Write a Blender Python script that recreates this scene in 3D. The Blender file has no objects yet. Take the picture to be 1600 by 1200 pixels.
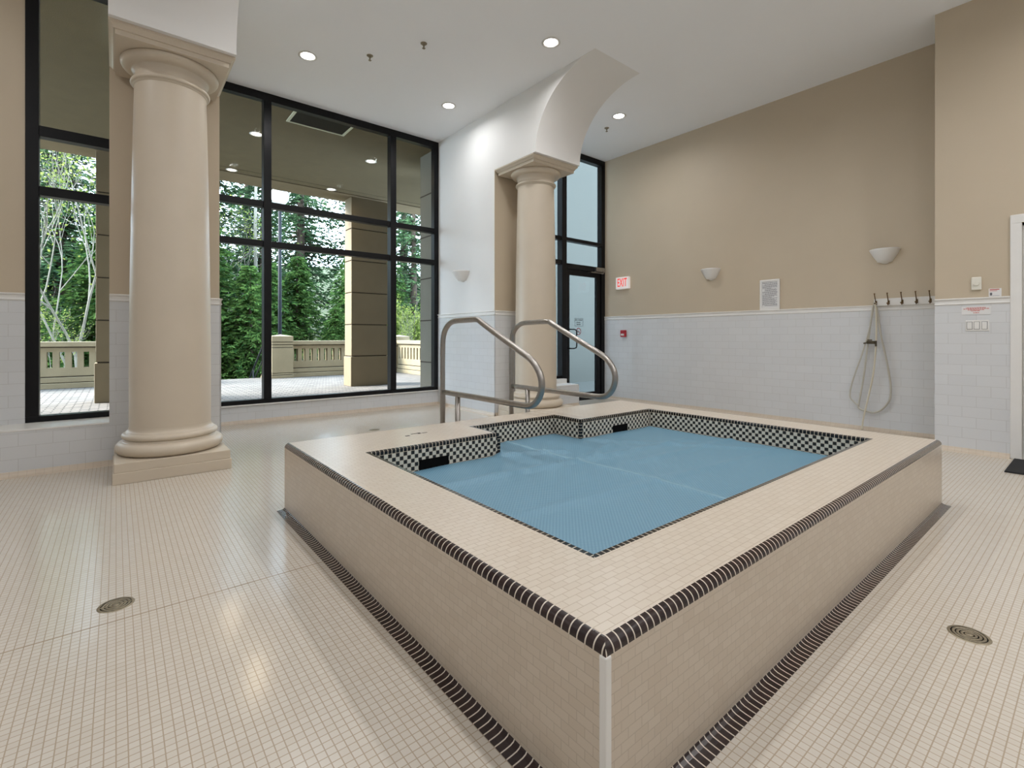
import bpy, math, random
from mathutils import Vector, Matrix

# ------------------------------------------------------------------ camera, sky, sun, exposure
sc = bpy.context.scene
COL = sc.collection
sc.view_settings.view_transform = 'Standard'
sc.view_settings.look = 'None'
sc.view_settings.exposure = 0.25
sc.view_settings.gamma = 1.0
sc.view_settings.use_curve_mapping = False
sc.cycles.max_bounces = 10
sc.cycles.diffuse_bounces = 6
sc.cycles.glossy_bounces = 4
sc.cycles.transparent_max_bounces = 24
sc.cycles.sample_clamp_indirect = 6.0

YAW = 0.888
cam_d = bpy.data.cameras.new('camera')
cam_d.sensor_width = 36.0
cam_d.lens = 760.65 / 1600.0 * 36.0
cam_d.shift_y = -(600.0 - 527.0) / 1600.0
cam_d.clip_start = 0.02
cam = bpy.data.objects.new('camera', cam_d)
COL.objects.link(cam)
cam.location = (0.0, 0.0, 1.1)
cam.rotation_euler = (math.radians(90), 0.0, YAW - math.radians(90))
sc.camera = cam

world = bpy.data.worlds.new('world')
sc.world = world
world.use_nodes = True
wn = world.node_tree
bgn = wn.nodes['Background']
wtc = wn.nodes.new('ShaderNodeTexCoord')
wsx = wn.nodes.new('ShaderNodeSeparateXYZ')
wrp = wn.nodes.new('ShaderNodeValToRGB')
wn.links.new(wtc.outputs['Generated'], wsx.inputs[0])
wn.links.new(wsx.outputs['Z'], wrp.inputs[0])
wrp.color_ramp.elements[0].position = 0.0
wrp.color_ramp.elements[0].color = (0.68, 0.84, 1.0, 1)
wrp.color_ramp.elements[1].position = 0.8
wrp.color_ramp.elements[1].color = (0.58, 0.77, 1.0, 1)
wn.links.new(wrp.outputs[0], bgn.inputs['Color'])
bgn.inputs['Strength'].default_value = 9.5

sun_d = bpy.data.lights.new('sun', 'SUN')
sun_d.energy = 17.0
sun_d.angle = 0.5
sun_d.color = (1.0, 0.97, 0.92)
sun = bpy.data.objects.new('sun', sun_d)
COL.objects.link(sun)
sun.rotation_euler = Vector((1.0, -0.6, -0.9)).to_track_quat('-Z', 'Y').to_euler()

LAMP_W = 13.0            # each ceiling downlight
LAMP_COL = (0.985, 0.985, 1.0)

# ------------------------------------------------------------------ material helpers
def lin(r, g, b):
    f = lambda c: (c / 255 / 12.92) if c / 255 <= 0.04045 else ((c / 255 + 0.055) / 1.055) ** 2.4
    return (f(r), f(g), f(b), 1.0)

def newmat(name):
    m = bpy.data.materials.new(name)
    m.use_nodes = True
    nt = m.node_tree
    return m, nt, nt.nodes['Principled BSDF']

def plain(name, col, rough=0.5, metal=0.0, spec=0.5, var=0.06, scale=8.0, bump=0.0, bscale=60.0, coords='Object'):
    m, nt, b = newmat(name)
    tc = nt.nodes.new('ShaderNodeTexCoord')
    n = nt.nodes.new('ShaderNodeTexNoise')
    n.inputs['Scale'].default_value = scale
    n.inputs['Detail'].default_value = 4
    nt.links.new(tc.outputs[coords], n.inputs['Vector'])
    r = nt.nodes.new('ShaderNodeValToRGB')
    r.color_ramp.elements[0].position = 0.3
    r.color_ramp.elements[1].position = 0.7
    r.color_ramp.elements[0].color = (col[0] * (1 - var), col[1] * (1 - var), col[2] * (1 - var), 1)
    r.color_ramp.elements[1].color = (min(1, col[0] * (1 + var)), min(1, col[1] * (1 + var)), min(1, col[2] * (1 + var)), 1)
    nt.links.new(n.outputs['Fac'], r.inputs[0])
    nt.links.new(r.outputs[0], b.inputs['Base Color'])
    b.inputs['Roughness'].default_value = rough
    b.inputs['Metallic'].default_value = metal
    b.inputs['Specular IOR Level'].default_value = spec
    if bump > 0:
        n2 = nt.nodes.new('ShaderNodeTexNoise')
        n2.inputs['Scale'].default_value = bscale
        n2.inputs['Detail'].default_value = 3
        nt.links.new(tc.outputs[coords], n2.inputs['Vector'])
        bp = nt.nodes.new('ShaderNodeBump')
        bp.inputs['Strength'].default_value = bump
        bp.inputs['Distance'].default_value = 0.01
        nt.links.new(n2.outputs['Fac'], bp.inputs['Height'])
        nt.links.new(bp.outputs[0], b.inputs['Normal'])
    return m

def tiled(name, c1, c2, grout, tw, th, mortar, offset=0.5, rough=0.25, bump=0.25, spec=0.5, dirt=0.0, dirtcol=None):
    m, nt, b = newmat(name)
    uv = nt.nodes.new('ShaderNodeUVMap')
    br = nt.nodes.new('ShaderNodeTexBrick')
    br.offset = offset
    br.inputs['Scale'].default_value = 1.0
    br.inputs['Brick Width'].default_value = tw
    br.inputs['Row Height'].default_value = th
    br.inputs['Mortar Size'].default_value = mortar
    br.inputs['Mortar Smooth'].default_value = 0.15
    br.inputs['Bias'].default_value = 0.0
    br.inputs['Color1'].default_value = c1
    br.inputs['Color2'].default_value = c2
    br.inputs['Mortar'].default_value = grout
    nt.links.new(uv.outputs[0], br.inputs['Vector'])
    out = br.outputs['Color']
    if dirt > 0:
        n = nt.nodes.new('ShaderNodeTexNoise')
        n.inputs['Scale'].default_value = 1.3
        n.inputs['Detail'].default_value = 5
        nt.links.new(uv.outputs[0], n.inputs['Vector'])
        mr = nt.nodes.new('ShaderNodeMapRange')
        mr.inputs['From Min'].default_value = 0.45
        mr.inputs['From Max'].default_value = 0.75
        mr.inputs['To Max'].default_value = dirt
        nt.links.new(n.outputs['Fac'], mr.inputs['Value'])
        mx = nt.nodes.new('ShaderNodeMixRGB')
        nt.links.new(mr.outputs[0], mx.inputs['Fac'])
        nt.links.new(out, mx.inputs['Color1'])
        mx.inputs['Color2'].default_value = dirtcol
        out = mx.outputs[0]
    nt.links.new(out, b.inputs['Base Color'])
    b.inputs['Roughness'].default_value = rough
    b.inputs['Specular IOR Level'].default_value = spec
    bp = nt.nodes.new('ShaderNodeBump')
    bp.invert = True
    bp.inputs['Strength'].default_value = bump
    bp.inputs['Distance'].default_value = 0.002
    nt.links.new(br.outputs['Fac'], bp.inputs['Height'])
    nt.links.new(bp.outputs[0], b.inputs['Normal'])
    return m

def checkered(name, dark, light, grout, s):
    m, nt, b = newmat(name)
    uv = nt.nodes.new('ShaderNodeUVMap')
    mp = nt.nodes.new('ShaderNodeMapping')
    mp.inputs['Location'].default_value = (0, 0, s * 0.5)
    nt.links.new(uv.outputs[0], mp.inputs[0])
    ck = nt.nodes.new('ShaderNodeTexChecker')
    ck.inputs['Scale'].default_value = 1.0 / s
    ck.inputs['Color1'].default_value = dark
    ck.inputs['Color2'].default_value = light
    nt.links.new(mp.outputs[0], ck.inputs['Vector'])
    br = nt.nodes.new('ShaderNodeTexBrick')
    br.offset = 0.0
    br.inputs['Scale'].default_value = 1.0
    br.inputs['Brick Width'].default_value = s
    br.inputs['Row Height'].default_value = s
    br.inputs['Mortar Size'].default_value = s * 0.06
    br.inputs['Mortar Smooth'].default_value = 0.1
    nt.links.new(uv.outputs[0], br.inputs['Vector'])
    mx = nt.nodes.new('ShaderNodeMixRGB')
    nt.links.new(br.outputs['Fac'], mx.inputs['Fac'])
    nt.links.new(ck.outputs['Color'], mx.inputs['Color1'])
    mx.inputs['Color2'].default_value = grout
    nt.links.new(mx.outputs[0], b.inputs['Base Color'])
    b.inputs['Roughness'].default_value = 0.4
    return m

def glassy(name, tint, refl=0.03):
    m = bpy.data.materials.new(name)
    m.use_nodes = True
    nt = m.node_tree
    nt.nodes.clear()
    o = nt.nodes.new('ShaderNodeOutputMaterial')
    t = nt.nodes.new('ShaderNodeBsdfTransparent')
    t.inputs[0].default_value = tint
    g = nt.nodes.new('ShaderNodeBsdfGlossy')
    g.inputs['Roughness'].default_value = 0.01
    lw = nt.nodes.new('ShaderNodeLayerWeight')
    lw.inputs['Blend'].default_value = 0.25
    mr = nt.nodes.new('ShaderNodeMapRange')
    mr.inputs['To Min'].default_value = 0.0
    mr.inputs['To Max'].default_value = 0.05
    nt.links.new(lw.outputs['Fresnel'], mr.inputs['Value'])
    mx = nt.nodes.new('ShaderNodeMixShader')
    nt.links.new(mr.outputs[0], mx.inputs[0])
    nt.links.new(t.outputs[0], mx.inputs[1])
    nt.links.new(g.outputs[0], mx.inputs[2])
    nt.links.new(mx.outputs[0], o.inputs[0])
    return m

def glow(name, col, strength, base=(0.8, 0.8, 0.8, 1)):
    m, nt, b = newmat(name)
    b.inputs['Base Color'].default_value = base
    b.inputs['Emission Color'].default_value = (col[0], col[1], col[2], 1)
    b.inputs['Emission Strength'].default_value = strength
    return m

def leafy(name, dark, light, trans=0.3):
    m = bpy.data.materials.new(name)
    m.use_nodes = True
    nt = m.node_tree
    nt.nodes.clear()
    o = nt.nodes.new('ShaderNodeOutputMaterial')
    ge = nt.nodes.new('ShaderNodeNewGeometry')
    oi = nt.nodes.new('ShaderNodeObjectInfo')
    r = nt.nodes.new('ShaderNodeValToRGB')
    r.color_ramp.elements[0].color = dark
    r.color_ramp.elements[1].color = light
    nt.links.new(ge.outputs['Random Per Island'], r.inputs[0])
    hs = nt.nodes.new('ShaderNodeHueSaturation')
    mr = nt.nodes.new('ShaderNodeMapRange')
    mr.inputs['To Min'].default_value = 0.75
    mr.inputs['To Max'].default_value = 1.25
    nt.links.new(oi.outputs['Random'], mr.inputs['Value'])
    nt.links.new(mr.outputs[0], hs.inputs['Value'])
    nt.links.new(r.outputs[0], hs.inputs['Color'])
    d = nt.nodes.new('ShaderNodeBsdfDiffuse')
    t = nt.nodes.new('ShaderNodeBsdfTranslucent')
    nt.links.new(hs.outputs[0], d.inputs[0])
    nt.links.new(hs.outputs[0], t.inputs[0])
    mx = nt.nodes.new('ShaderNodeMixShader')
    mx.inputs[0].default_value = trans
    nt.links.new(d.outputs[0], mx.inputs[1])
    nt.links.new(t.outputs[0], mx.inputs[2])
    nt.links.new(mx.outputs[0], o.inputs[0])
    return m

IN = 0.0254
M = {}
M['floor'] = tiled('floor_mosaic', lin(205, 198, 187), lin(200, 192, 180), lin(172, 157, 138), IN, IN, 0.0016, 0.0, 0.17, 0.2, 0.5, 0.25, lin(192, 178, 158))
M['wtile'] = tiled('white_wall_tile', lin(212, 213, 214), lin(209, 210, 211), lin(192, 191, 190), 0.2, 0.1, 0.0016, 0.5, 0.16, 0.3)
M['paint'] = plain('beige_wall_paint', lin(192, 177, 154), 0.55, var=0.02, scale=2.0, bump=0.03, bscale=180)
M['arch'] = plain('pale_beam_paint', lin(226, 224, 221), 0.6, var=0.015, scale=2.0)
M['ceil'] = plain('white_ceiling_paint', lin(240, 241, 243), 0.8, var=0.01, scale=1.0)
M['plaster'] = plain('cream_column_plaster', lin(200, 187, 168), 0.42, var=0.025, scale=3.0)
M['cove'] = tiled('beige_cove_tile', lin(200, 186, 168), lin(197, 182, 163), lin(186, 171, 152), 0.05, 0.2, 0.002, 0.0, 0.3)
M['tub'] = tiled('cream_tub_mosaic', lin(202, 189, 172), lin(196, 182, 164), lin(184, 170, 152), 2 * IN, IN, 0.0014, 0.5, 0.28, 0.2)
M['deck'] = tiled('cream_deck_mosaic', lin(206, 195, 180), lin(201, 189, 173), lin(182, 167, 148), 2 * IN, IN, 0.0014, 0.5, 0.3, 0.2)
M['rim'] = tiled('dark_brown_rim_tile', lin(52, 38, 36), lin(40, 29, 29), lin(214, 203, 188), IN, 0.4, 0.0021, 0.0, 0.2, 0.5, 0.4)
M['check'] = checkered('black_white_mosaic', lin(14, 12, 12), lin(214, 209, 196), lin(186, 176, 158), IN)
M['black'] = plain('black_anodised_frame', (0.005, 0.005, 0.006), 0.35, spec=0.22, var=0.1)
M['dark'] = plain('dark_opening', (0.005, 0.005, 0.005), 0.8, spec=0.05)
M['glass'] = glassy('clear_pane', (0.95, 0.955, 0.95, 1))
M['steel'] = plain('brushed_steel', (0.36, 0.335, 0.31), 0.34, 1.0, var=0.08, scale=25)
M['grate'] = plain('worn_brass_grate', lin(148, 138, 118), 0.45, 0.7, var=0.2, scale=60)
M['cover'] = None
M['white'] = plain('white_gloss', lin(226, 224, 220), 0.35, var=0.015)
M['plastic'] = plain('ivory_plastic', lin(222, 218, 206), 0.35, var=0.015)
M['paper'] = plain('white_paper', lin(222, 221, 220), 0.5, var=0.01)
M['ink'] = plain('grey_ink', lin(98, 98, 104), 0.6)
M['darkink'] = plain('dark_ink', lin(38, 44, 50), 0.6)
M['redink'] = plain('red_ink', lin(196, 92, 84), 0.6)
M['red'] = plain('red_plastic', lin(176, 24, 40), 0.3)
M['exit'] = glow('exit_red', (1.0, 0.06, 0.03), 0.55, (0.6, 0.02, 0.02, 1))
M['exitface'] = glow('exit_face', (1.0, 0.80, 0.70), 0.18)
M['bronze'] = plain('bronze_hook', lin(112, 88, 58), 0.35, 0.8)
M['hose'] = plain('cream_hose', lin(206, 198, 178), 0.45)
M['hosegrey'] = plain('grey_hose', lin(186, 182, 170), 0.4)
M['mat'] = plain('black_mat', (0.012, 0.012, 0.014), 0.9, var=0.4, scale=120, bump=0.6, bscale=200)
M['door'] = plain('white_door_paint', lin(226, 218, 202), 0.4, var=0.01)
M['lamp'] = glow('downlight_lens', (1.0, 0.95, 0.88), 14.0)
M['soflamp'] = glow('soffit_lens', (1.0, 0.86, 0.62), 6.0)
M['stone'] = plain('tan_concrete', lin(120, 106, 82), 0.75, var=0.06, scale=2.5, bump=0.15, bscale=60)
M['balu'] = plain('weathered_cream_concrete', lin(140, 128, 102), 0.8, var=0.08, scale=3.0, bump=0.2, bscale=50)
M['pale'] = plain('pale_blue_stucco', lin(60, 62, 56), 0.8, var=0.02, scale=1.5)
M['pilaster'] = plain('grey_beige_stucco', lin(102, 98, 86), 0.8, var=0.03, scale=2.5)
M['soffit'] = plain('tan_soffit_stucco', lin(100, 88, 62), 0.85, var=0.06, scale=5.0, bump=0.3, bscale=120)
M['groove'] = plain('dark_groove', lin(52, 44, 32), 0.9)
M['vent'] = plain('dark_vent', lin(62, 58, 48), 0.7)
M['ventrim'] = plain('pale_vent_frame', lin(196, 196, 170), 0.6)
M['paver'] = tiled('grey_paver', lin(118, 112, 106), lin(98, 94, 89), lin(42, 40, 37), 0.22, 0.11, 0.010, 0.5, 0.85, 0.4, 0.15, 0.3, lin(104, 102, 96))
M['earth'] = plain('forest_floor', lin(58, 66, 38), 0.95, var=0.3, scale=1.5)
M['bark'] = plain('dark_bark', lin(74, 62, 52), 0.95, var=0.2, scale=6)
M['palebark'] = plain('pale_bark', lin(112, 109, 98), 0.9, var=0.15, scale=6)
M['polemetal'] = plain('black_pole', (0.008, 0.010, 0.015), 0.65, spec=0.2)
M['globe'] = plain('white_globe', lin(225, 228, 228), 0.25)
M['fir'] = leafy('fir_needles', lin(34, 52, 38), lin(84, 110, 74), 0.25)
M['cedar'] = leafy('cedar_sprays', lin(42, 70, 38), lin(98, 126, 66), 0.35)
M['shrub'] = leafy('shrub_leaves', lin(62, 84, 36), lin(144, 156, 84), 0.45)

def cover_mat():
    m, nt, b = newmat('blue_bubble_cover')
    tc = nt.nodes.new('ShaderNodeTexCoord')
    mp = nt.nodes.new('ShaderNodeMapping')
    mp.inputs['Rotation'].default_value = (0, 0, math.radians(45))
    mp.inputs['Scale'].default_value = (70, 70, 70)
    nt.links.new(tc.outputs['Object'], mp.inputs[0])
    v = nt.nodes.new('ShaderNodeTexVoronoi')
    v.inputs['Randomness'].default_value = 0.0
    v.inputs['Scale'].default_value = 1.0
    v.voronoi_dimensions = '2D'
    nt.links.new(mp.outputs[0], v.inputs['Vector'])
    r = nt.nodes.new('ShaderNodeValToRGB')
    r.color_ramp.elements[0].position = 0.2
    r.color_ramp.elements[0].color = lin(116, 154, 174)
    r.color_ramp.elements[1].position = 0.6
    r.color_ramp.elements[1].color = lin(88, 132, 156)
    nt.links.new(v.outputs['Distance'], r.inputs[0])
    nt.links.new(r.outputs[0], b.inputs['Base Color'])
    b.inputs['Roughness'].default_value = 0.42
    bp = nt.nodes.new('ShaderNodeBump')
    bp.invert = True
    bp.inputs['Strength'].default_value = 0.5
    bp.inputs['Distance'].default_value = 0.004
    nt.links.new(v.outputs['Distance'], bp.inputs['Height'])
    nt.links.new(bp.outputs[0], b.inputs['Normal'])
    return m
M['cover'] = cover_mat()

# ------------------------------------------------------------------ mesh helpers
class MB:
    def __init__(s):
        s.v, s.f, s.uv, s.sm = [], [], [], []

    def face(s, pts, uvs=None, smooth=False):
        base = len(s.v)
        pts = [Vector(p) for p in pts]
        s.v += pts
        s.f.append(tuple(range(base, base + len(pts))))
        if uvs is None:
            n = Vector((0, 0, 0))
            for i in range(len(pts)):
                a, b = pts[i], pts[(i + 1) % len(pts)]
                n += a.cross(b)
            ax = max(range(3), key=lambda i: abs(n[i]))
            uvs = [((p.x, p.y) if ax == 2 else (p.y, p.z) if ax == 0 else (p.x, p.z)) for p in pts]
        s.uv.append(uvs)
        s.sm.append(smooth)

    def box(s, x0, x1, y0, y1, z0, z1):
        P = lambda a, b, c: (x1 if a else x0, y1 if b else y0, z1 if c else z0)
        for q in (((0,0,0),(0,1,0),(1,1,0),(1,0,0)), ((0,0,1),(1,0,1),(1,1,1),(0,1,1)),
                  ((0,0,0),(1,0,0),(1,0,1),(0,0,1)), ((1,1,0),(0,1,0),(0,1,1),(1,1,1)),
                  ((0,1,0),(0,0,0),(0,0,1),(0,1,1)), ((1,0,0),(1,1,0),(1,1,1),(1,0,1))):
            s.face([P(*c) for c in q])
        return s

    def sweep(s, A, B, out, prof, ea=0.0, eb=0.0, closed=True, smooth=False):
        """extrude the (o, z) profile from A to B; each end moves along the edge by e * o (a mitre)"""
        A, B, out = Vector(A), Vector(B), Vector(out).normalized()
        d = (B - A); L = d.length; d.normalize()
        pa = [A + out * o + Vector((0, 0, z)) - d * (ea * o) for o, z in prof]
        pb = [B + out * o + Vector((0, 0, z)) + d * (eb * o) for o, z in prof]
        n = len(prof)
        acc = 0.0
        u0 = d.dot(A)
        for i in range(n if closed else n - 1):
            j = (i + 1) % n
            seg = math.hypot(prof[j][0] - prof[i][0], prof[j][1] - prof[i][1])
            q = [pa[i], pb[i], pb[j], pa[j]]
            w = [(d.dot(p), 0.05 + (acc if k in (0, 1) else acc + seg)) for k, p in enumerate(q)]
            s.face(q, w, smooth)
            acc += seg
        if closed:
            s.face(pa[::-1]); s.face(pb)
        return s

    def tube(s, pts, r, seg=12, caps=True, r1=None):
        pts = [Vector(p) for p in pts]
        n = len(pts)
        t0 = (pts[1] - pts[0]).normalized()
        up = Vector((0, 0, 1)) if abs(t0.z) < 0.9 else Vector((1, 0, 0))
        a = t0.cross(up).normalized()
        rings = []
        for i, p in enumerate(pts):
            t = (pts[min(i + 1, n - 1)] - pts[max(i - 1, 0)]).normalized()
            a = (a - t * a.dot(t)).normalized()
            b = t.cross(a)
            rr = r if r1 is None else r + (r1 - r) * i / (n - 1)
            rings.append([p + a * math.cos(2 * math.pi * k / seg) * rr + b * math.sin(2 * math.pi * k / seg) * rr for k in range(seg)])
        for i in range(n - 1):
            for k in range(seg):
                k2 = (k + 1) % seg
                s.face([rings[i][k], rings[i][k2], rings[i + 1][k2], rings[i + 1][k]], [(0, 0)] * 4, True)
        if caps:
            s.face(rings[0][::-1]); s.face(rings[-1])
        return s

    def lathe(s, prof, c=(0, 0, 0), seg=48, a0=0.0, a1=2 * math.pi, smooth=True):
        c = Vector(c)
        full = abs(a1 - a0 - 2 * math.pi) < 1e-6
        for k in range(seg):
            t0 = a0 + (a1 - a0) * k / seg
            t1 = a0 + (a1 - a0) * (k + 1) / seg
            for i in range(len(prof) - 1):
                (r0, z0), (r1, z1) = prof[i], prof[i + 1]
                q = [c + Vector((r0 * math.cos(t0), r0 * math.sin(t0), z0)), c + Vector((r0 * math.cos(t1), r0 * math.sin(t1), z0)),
                     c + Vector((r1 * math.cos(t1), r1 * math.sin(t1), z1)), c + Vector((r1 * math.cos(t0), r1 * math.sin(t0), z1))]
                if r0 < 1e-6: q = [q[0], q[2], q[3]]
                elif r1 < 1e-6: q = [q[0], q[1], q[2]]
                s.face(q, [(0, 0)] * len(q), smooth)
        return s

    def disc(s, c, r, seg=32, up=True):
        p = [(c[0] + r * math.cos(2 * math.pi * k / seg), c[1] + r * math.sin(2 * math.pi * k / seg), c[2]) for k in range(seg)]
        s.face(p if up else p[::-1])
        return s

    def mesh(s, name, mat, org, weld=True):
        me = bpy.data.meshes.new(name)
        if weld:
            key, idx, vs = {}, [], []
            for p in s.v:
                k = (round(p.x, 5), round(p.y, 5), round(p.z, 5))
                if k not in key:
                    key[k] = len(vs); vs.append(p - org)
                idx.append(key[k])
            fs, uvs, sms = [], [], []
            for f, u, sm in zip(s.f, s.uv, s.sm):
                g = [idx[i] for i in f]
                if len(set(g)) == len(g):
                    fs.append(g); uvs.append(u); sms.append(sm)
        else:
            vs, fs, uvs, sms = [p - org for p in s.v], s.f, s.uv, s.sm
        me.from_pydata([tuple(p) for p in vs], [], fs)
        lay = me.uv_layers.new(name='UVMap')
        flat = [c for u in uvs for t in u for c in t]
        if len(flat) == 2 * len(lay.data):
            lay.data.foreach_set('uv', flat)
        me.polygons.foreach_set('use_smooth', sms)
        me.materials.append(mat)
        me.update()
        return me

ORG = {}
def tag(o, label=None, cat=None, group=None, kind=None):
    if label: o['label'] = label
    if cat: o['category'] = cat
    if group: o['group'] = group
    if kind: o['kind'] = kind
    return o

def thing(name, label, cat, loc=(0, 0, 0), group=None, kind=None):
    o = bpy.data.objects.new(name, None)
    o.empty_display_size = 0.1
    COL.objects.link(o)
    o.location = loc
    ORG[o.name] = Vector(loc)
    return tag(o, label, cat, group, kind)

def part(parent, name, mb, mat, label=None, bevel=0.0, weld=True):
    org = ORG[parent.name]
    o = bpy.data.objects.new(name, mb.mesh(name, mat, org, weld))
    COL.objects.link(o)
    o.parent = parent
    ORG[o.name] = org
    if label: o['label'] = label
    if bevel: bev(o, bevel)
    return o

def solo(name, mb, mat, label, cat, org=(0, 0, 0), group=None, kind=None, bevel=0.0):
    org = Vector(org)
    o = bpy.data.objects.new(name, mb.mesh(name, mat, org))
    COL.objects.link(o)
    o.location = org
    ORG[o.name] = org
    if bevel: bev(o, bevel)
    return tag(o, label, cat, group, kind)

def struct(name, mb, mat):
    return solo(name, mb, mat, None, None, kind='structure')

def shell(name):
    return thing(name, None, None, kind='structure')

def bev(o, w, seg=2):
    b = o.modifiers.new('bevel', 'BEVEL')
    b.width = w; b.segments = seg; b.limit_method = 'ANGLE'

def copy_thing(root, loc, label, rotz=None, scale=None):
    r = root.copy(); COL.objects.link(r); r.location = loc
    if rotz is not None: r.rotation_euler[2] = rotz
    if scale is not None: r.scale = (scale, scale, scale) if not isinstance(scale, tuple) else scale
    r['label'] = label
    for ch in list(root.children):
        c = ch.copy(); COL.objects.link(c); c.parent = r
        for g in list(ch.children):
            d = g.copy(); COL.objects.link(d); d.parent = c
    return r

def text_part(parent, name, body, size, pos, rot, mat, sx=1.0, depth=0.0006, offset=0.0):
    cu = bpy.data.curves.new(name, 'FONT')
    cu.body = body; cu.size = size; cu.align_x = 'CENTER'; cu.align_y = 'CENTER'; cu.extrude = depth
    cu.materials.append(mat)
    tmp = bpy.data.objects.new(name, cu)
    COL.objects.link(tmp)
    cu.offset = offset
    me = bpy.data.meshes.new_from_object(tmp.evaluated_get(bpy.context.evaluated_depsgraph_get()))
    bpy.data.objects.remove(tmp)
    bpy.data.curves.remove(cu)
    o = bpy.data.objects.new(name, me)
    COL.objects.link(o)
    o.parent = parent
    o.location = Vector(pos) - ORG[parent.name]
    o.rotation_euler = rot
    o.scale = (sx, 1, 1)
    return o

def arc(c, r, a0, a1, n):
    return [(c[0] + r * math.cos(a0 + (a1 - a0) * i / n), c[1] + r * math.sin(a0 + (a1 - a0) * i / n)) for i in range(n + 1)]

# ------------------------------------------------------------------ dimensions (metres; camera stands at x = y = 0)
H = 4.30                     # ceiling
XR, XR2 = 6.918, 6.308       # right wall, and its nearer projecting section
YP, YD, YW = 5.445, 5.816, 6.97   # pier faces, aisle glazing, bay glazing
PL0, PL1 = -0.045, 0.777     # left pier
PR0, PR1 = 4.115, 4.93       # right pier
RAIL = 1.475                 # top of the tile wainscot
SILL, LEDGE = 0.24, 0.37
XB, YB = -3.2, -2.7          # unseen walls behind the camera
WT = 0.012                   # tile thickness

# ------------------------------------------------------------------ floor, ceiling, walls
fl = struct('floor', MB().box(XB, 7.1, YB, 5.95, -0.15, 0.0).box(PL0, PR1, 5.95, 7.1, -0.15, 0.0), M['floor'])
part(fl, 'joint_line', MB().box(-2.2, 0.83, 2.433, 2.437, 0.0, 0.0006).box(1.0, 6.3, -0.302, -0.299, 0.0, 0.0006), plain('joint_grout', lin(150, 132, 108), 0.8), 'thin darker expansion joint')
struct('ceiling', MB().box(XB - 0.15, 7.15, YB - 0.15, 5.95, H, H + 0.15).box(PL0, PR1, 5.95, 7.1, H, H + 0.15), M['ceil'])

RAILP = [(0, -0.065), (0.014, -0.065), (0.020, -0.058), (0.020, -0.050), (0.014, -0.046), (0.014, -0.020), (0.022, -0.016), (0.026, -0.006), (0.020, 0.0), (0, 0.0)]
COVEP = [(0, 0), (0.05, 0)] + [(0.05 - 0.05 * math.sin(t), 0.055 - 0.055 * math.cos(t)) for t in [math.radians(a) for a in (15, 30, 45, 60, 75, 90)]]

def wains(root, A, B, out, top=RAIL, base=0.0, rail=True, cove=True, ea=0.0, eb=0.0):
    """tile layer, chair rail and floor cove along a wall face from A to B"""
    A, B, out = Vector((A[0], A[1], 0)), Vector((B[0], B[1], 0)), Vector((out[0], out[1], 0))
    part(root, 'tile_wainscot', MB().sweep(A, B, out, [(0, base), (WT, base), (WT, top - (0.06 if rail else 0)), (0, top - (0.06 if rail else 0))], ea, eb), M['wtile'], 'white subway tile')
    if rail:
        part(root, 'chair_rail', MB().sweep(A, B, out, [(o, z + top) for o, z in RAILP], ea, eb), M['white'], 'white ceramic chair rail')
    if cove:
        part(root, 'floor_cove', MB().sweep(A, B, out, [(o + (WT if o > 0.001 else 0), z) for o, z in COVEP], ea, eb), M['cove'], 'beige cove tile')

# tile faces need metre UVs: give sweeps along walls real z in v
_old_sweep = MB.sweep
def _wsweep(s, A, B, out, prof, ea=0.0, eb=0.0, closed=True, smooth=False):
    n0 = len(s.f)
    _old_sweep(s, A, B, out, prof, ea, eb, closed, smooth)
    return s
w = shell('wall_right')
part(w, 'plaster', MB().box(XR, 7.1, 1.10, 5.95, 0, H), M['paint'])
wains(w, (XR, 1.11), (XR, YD), (-1, 0))
w = shell('wall_right_projection')
part(w, 'plaster', MB().box(XR2, 7.1, 0.50, 1.10, 0, H).box(XR2, 7.1, YB, -0.42, 0, H).box(XR2, 7.1, -0.42, 0.50, 2.13, H), M['paint'])
wains(w, (XR2, 0.575), (XR2, 1.10), (-1, 0), eb=0.0)
wains(w, (XR2, YB), (XR2, -0.5), (-1, 0))
w = shell('wall_bay_left')
part(w, 'plaster', MB().box(PL0, PL1, YP, YD, 0, H).box(0.03, PL1, YD, 7.1, 0, H), M['paint'])
wains(w, (PL0, YP), (PL1, YP), (0, -1))
wains(w, (PL1, YP), (PL1, YW), (1, 0), ea=1.0)
w = shell('wall_bay_right')
part(w, 'plaster', MB().box(PR0, PR1, YP + 0.006, 7.1, 0, H), M['arch'], 'pale plaster')
part(w, 'end_face', MB().box(PR0 + 0.001, PR1, YP, YP + 0.006, 0, 3.45), M['paint'])  # thin slab keeps the pier end browner than its side
wains(w, (PR0, YP), (PR0, YW), (-1, 0), ea=1.0)
wains(w, (PR0, YP), (PR1, YP), (0, -1))
w = shell('wall_back')
part(w, 'plaster', MB().box(PL1, PR0, YW + 0.03, 7.1, 0, SILL - 0.015), M['paint'])
wains(w, (PL1, YW + 0.03 - WT), (PR0, YW + 0.03 - WT), (0, -1), SILL - 0.015, rail=False)
part(w, 'sill', MB().box(PL1, PR0, YW - 0.025, 7.1, SILL - 0.015, SILL), M['white'], bevel=0.004)
w = shell('wall_aisle_left')
part(w, 'plaster', MB().box(XB, -0.60, YD + 0.012, 5.95, LEDGE, H).box(XB, PL0, YP + WT, 5.95, 0, LEDGE - 0.015), M['paint'])
wains(w, (XB, YP + WT), (PL0, YP + WT), (0, -1), LEDGE - 0.015, rail=False)
part(w, 'ledge', MB().box(XB, PL0, YP - 0.004, YD + 0.02, LEDGE - 0.015, LEDGE), M['white'], 'white tiled ledge', bevel=0.004)
wains(w, (XB, YD + 0.012), (-0.60, YD + 0.012), (0, -1), base=LEDGE, cove=False)
w = shell('wall_aisle_right')
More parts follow.
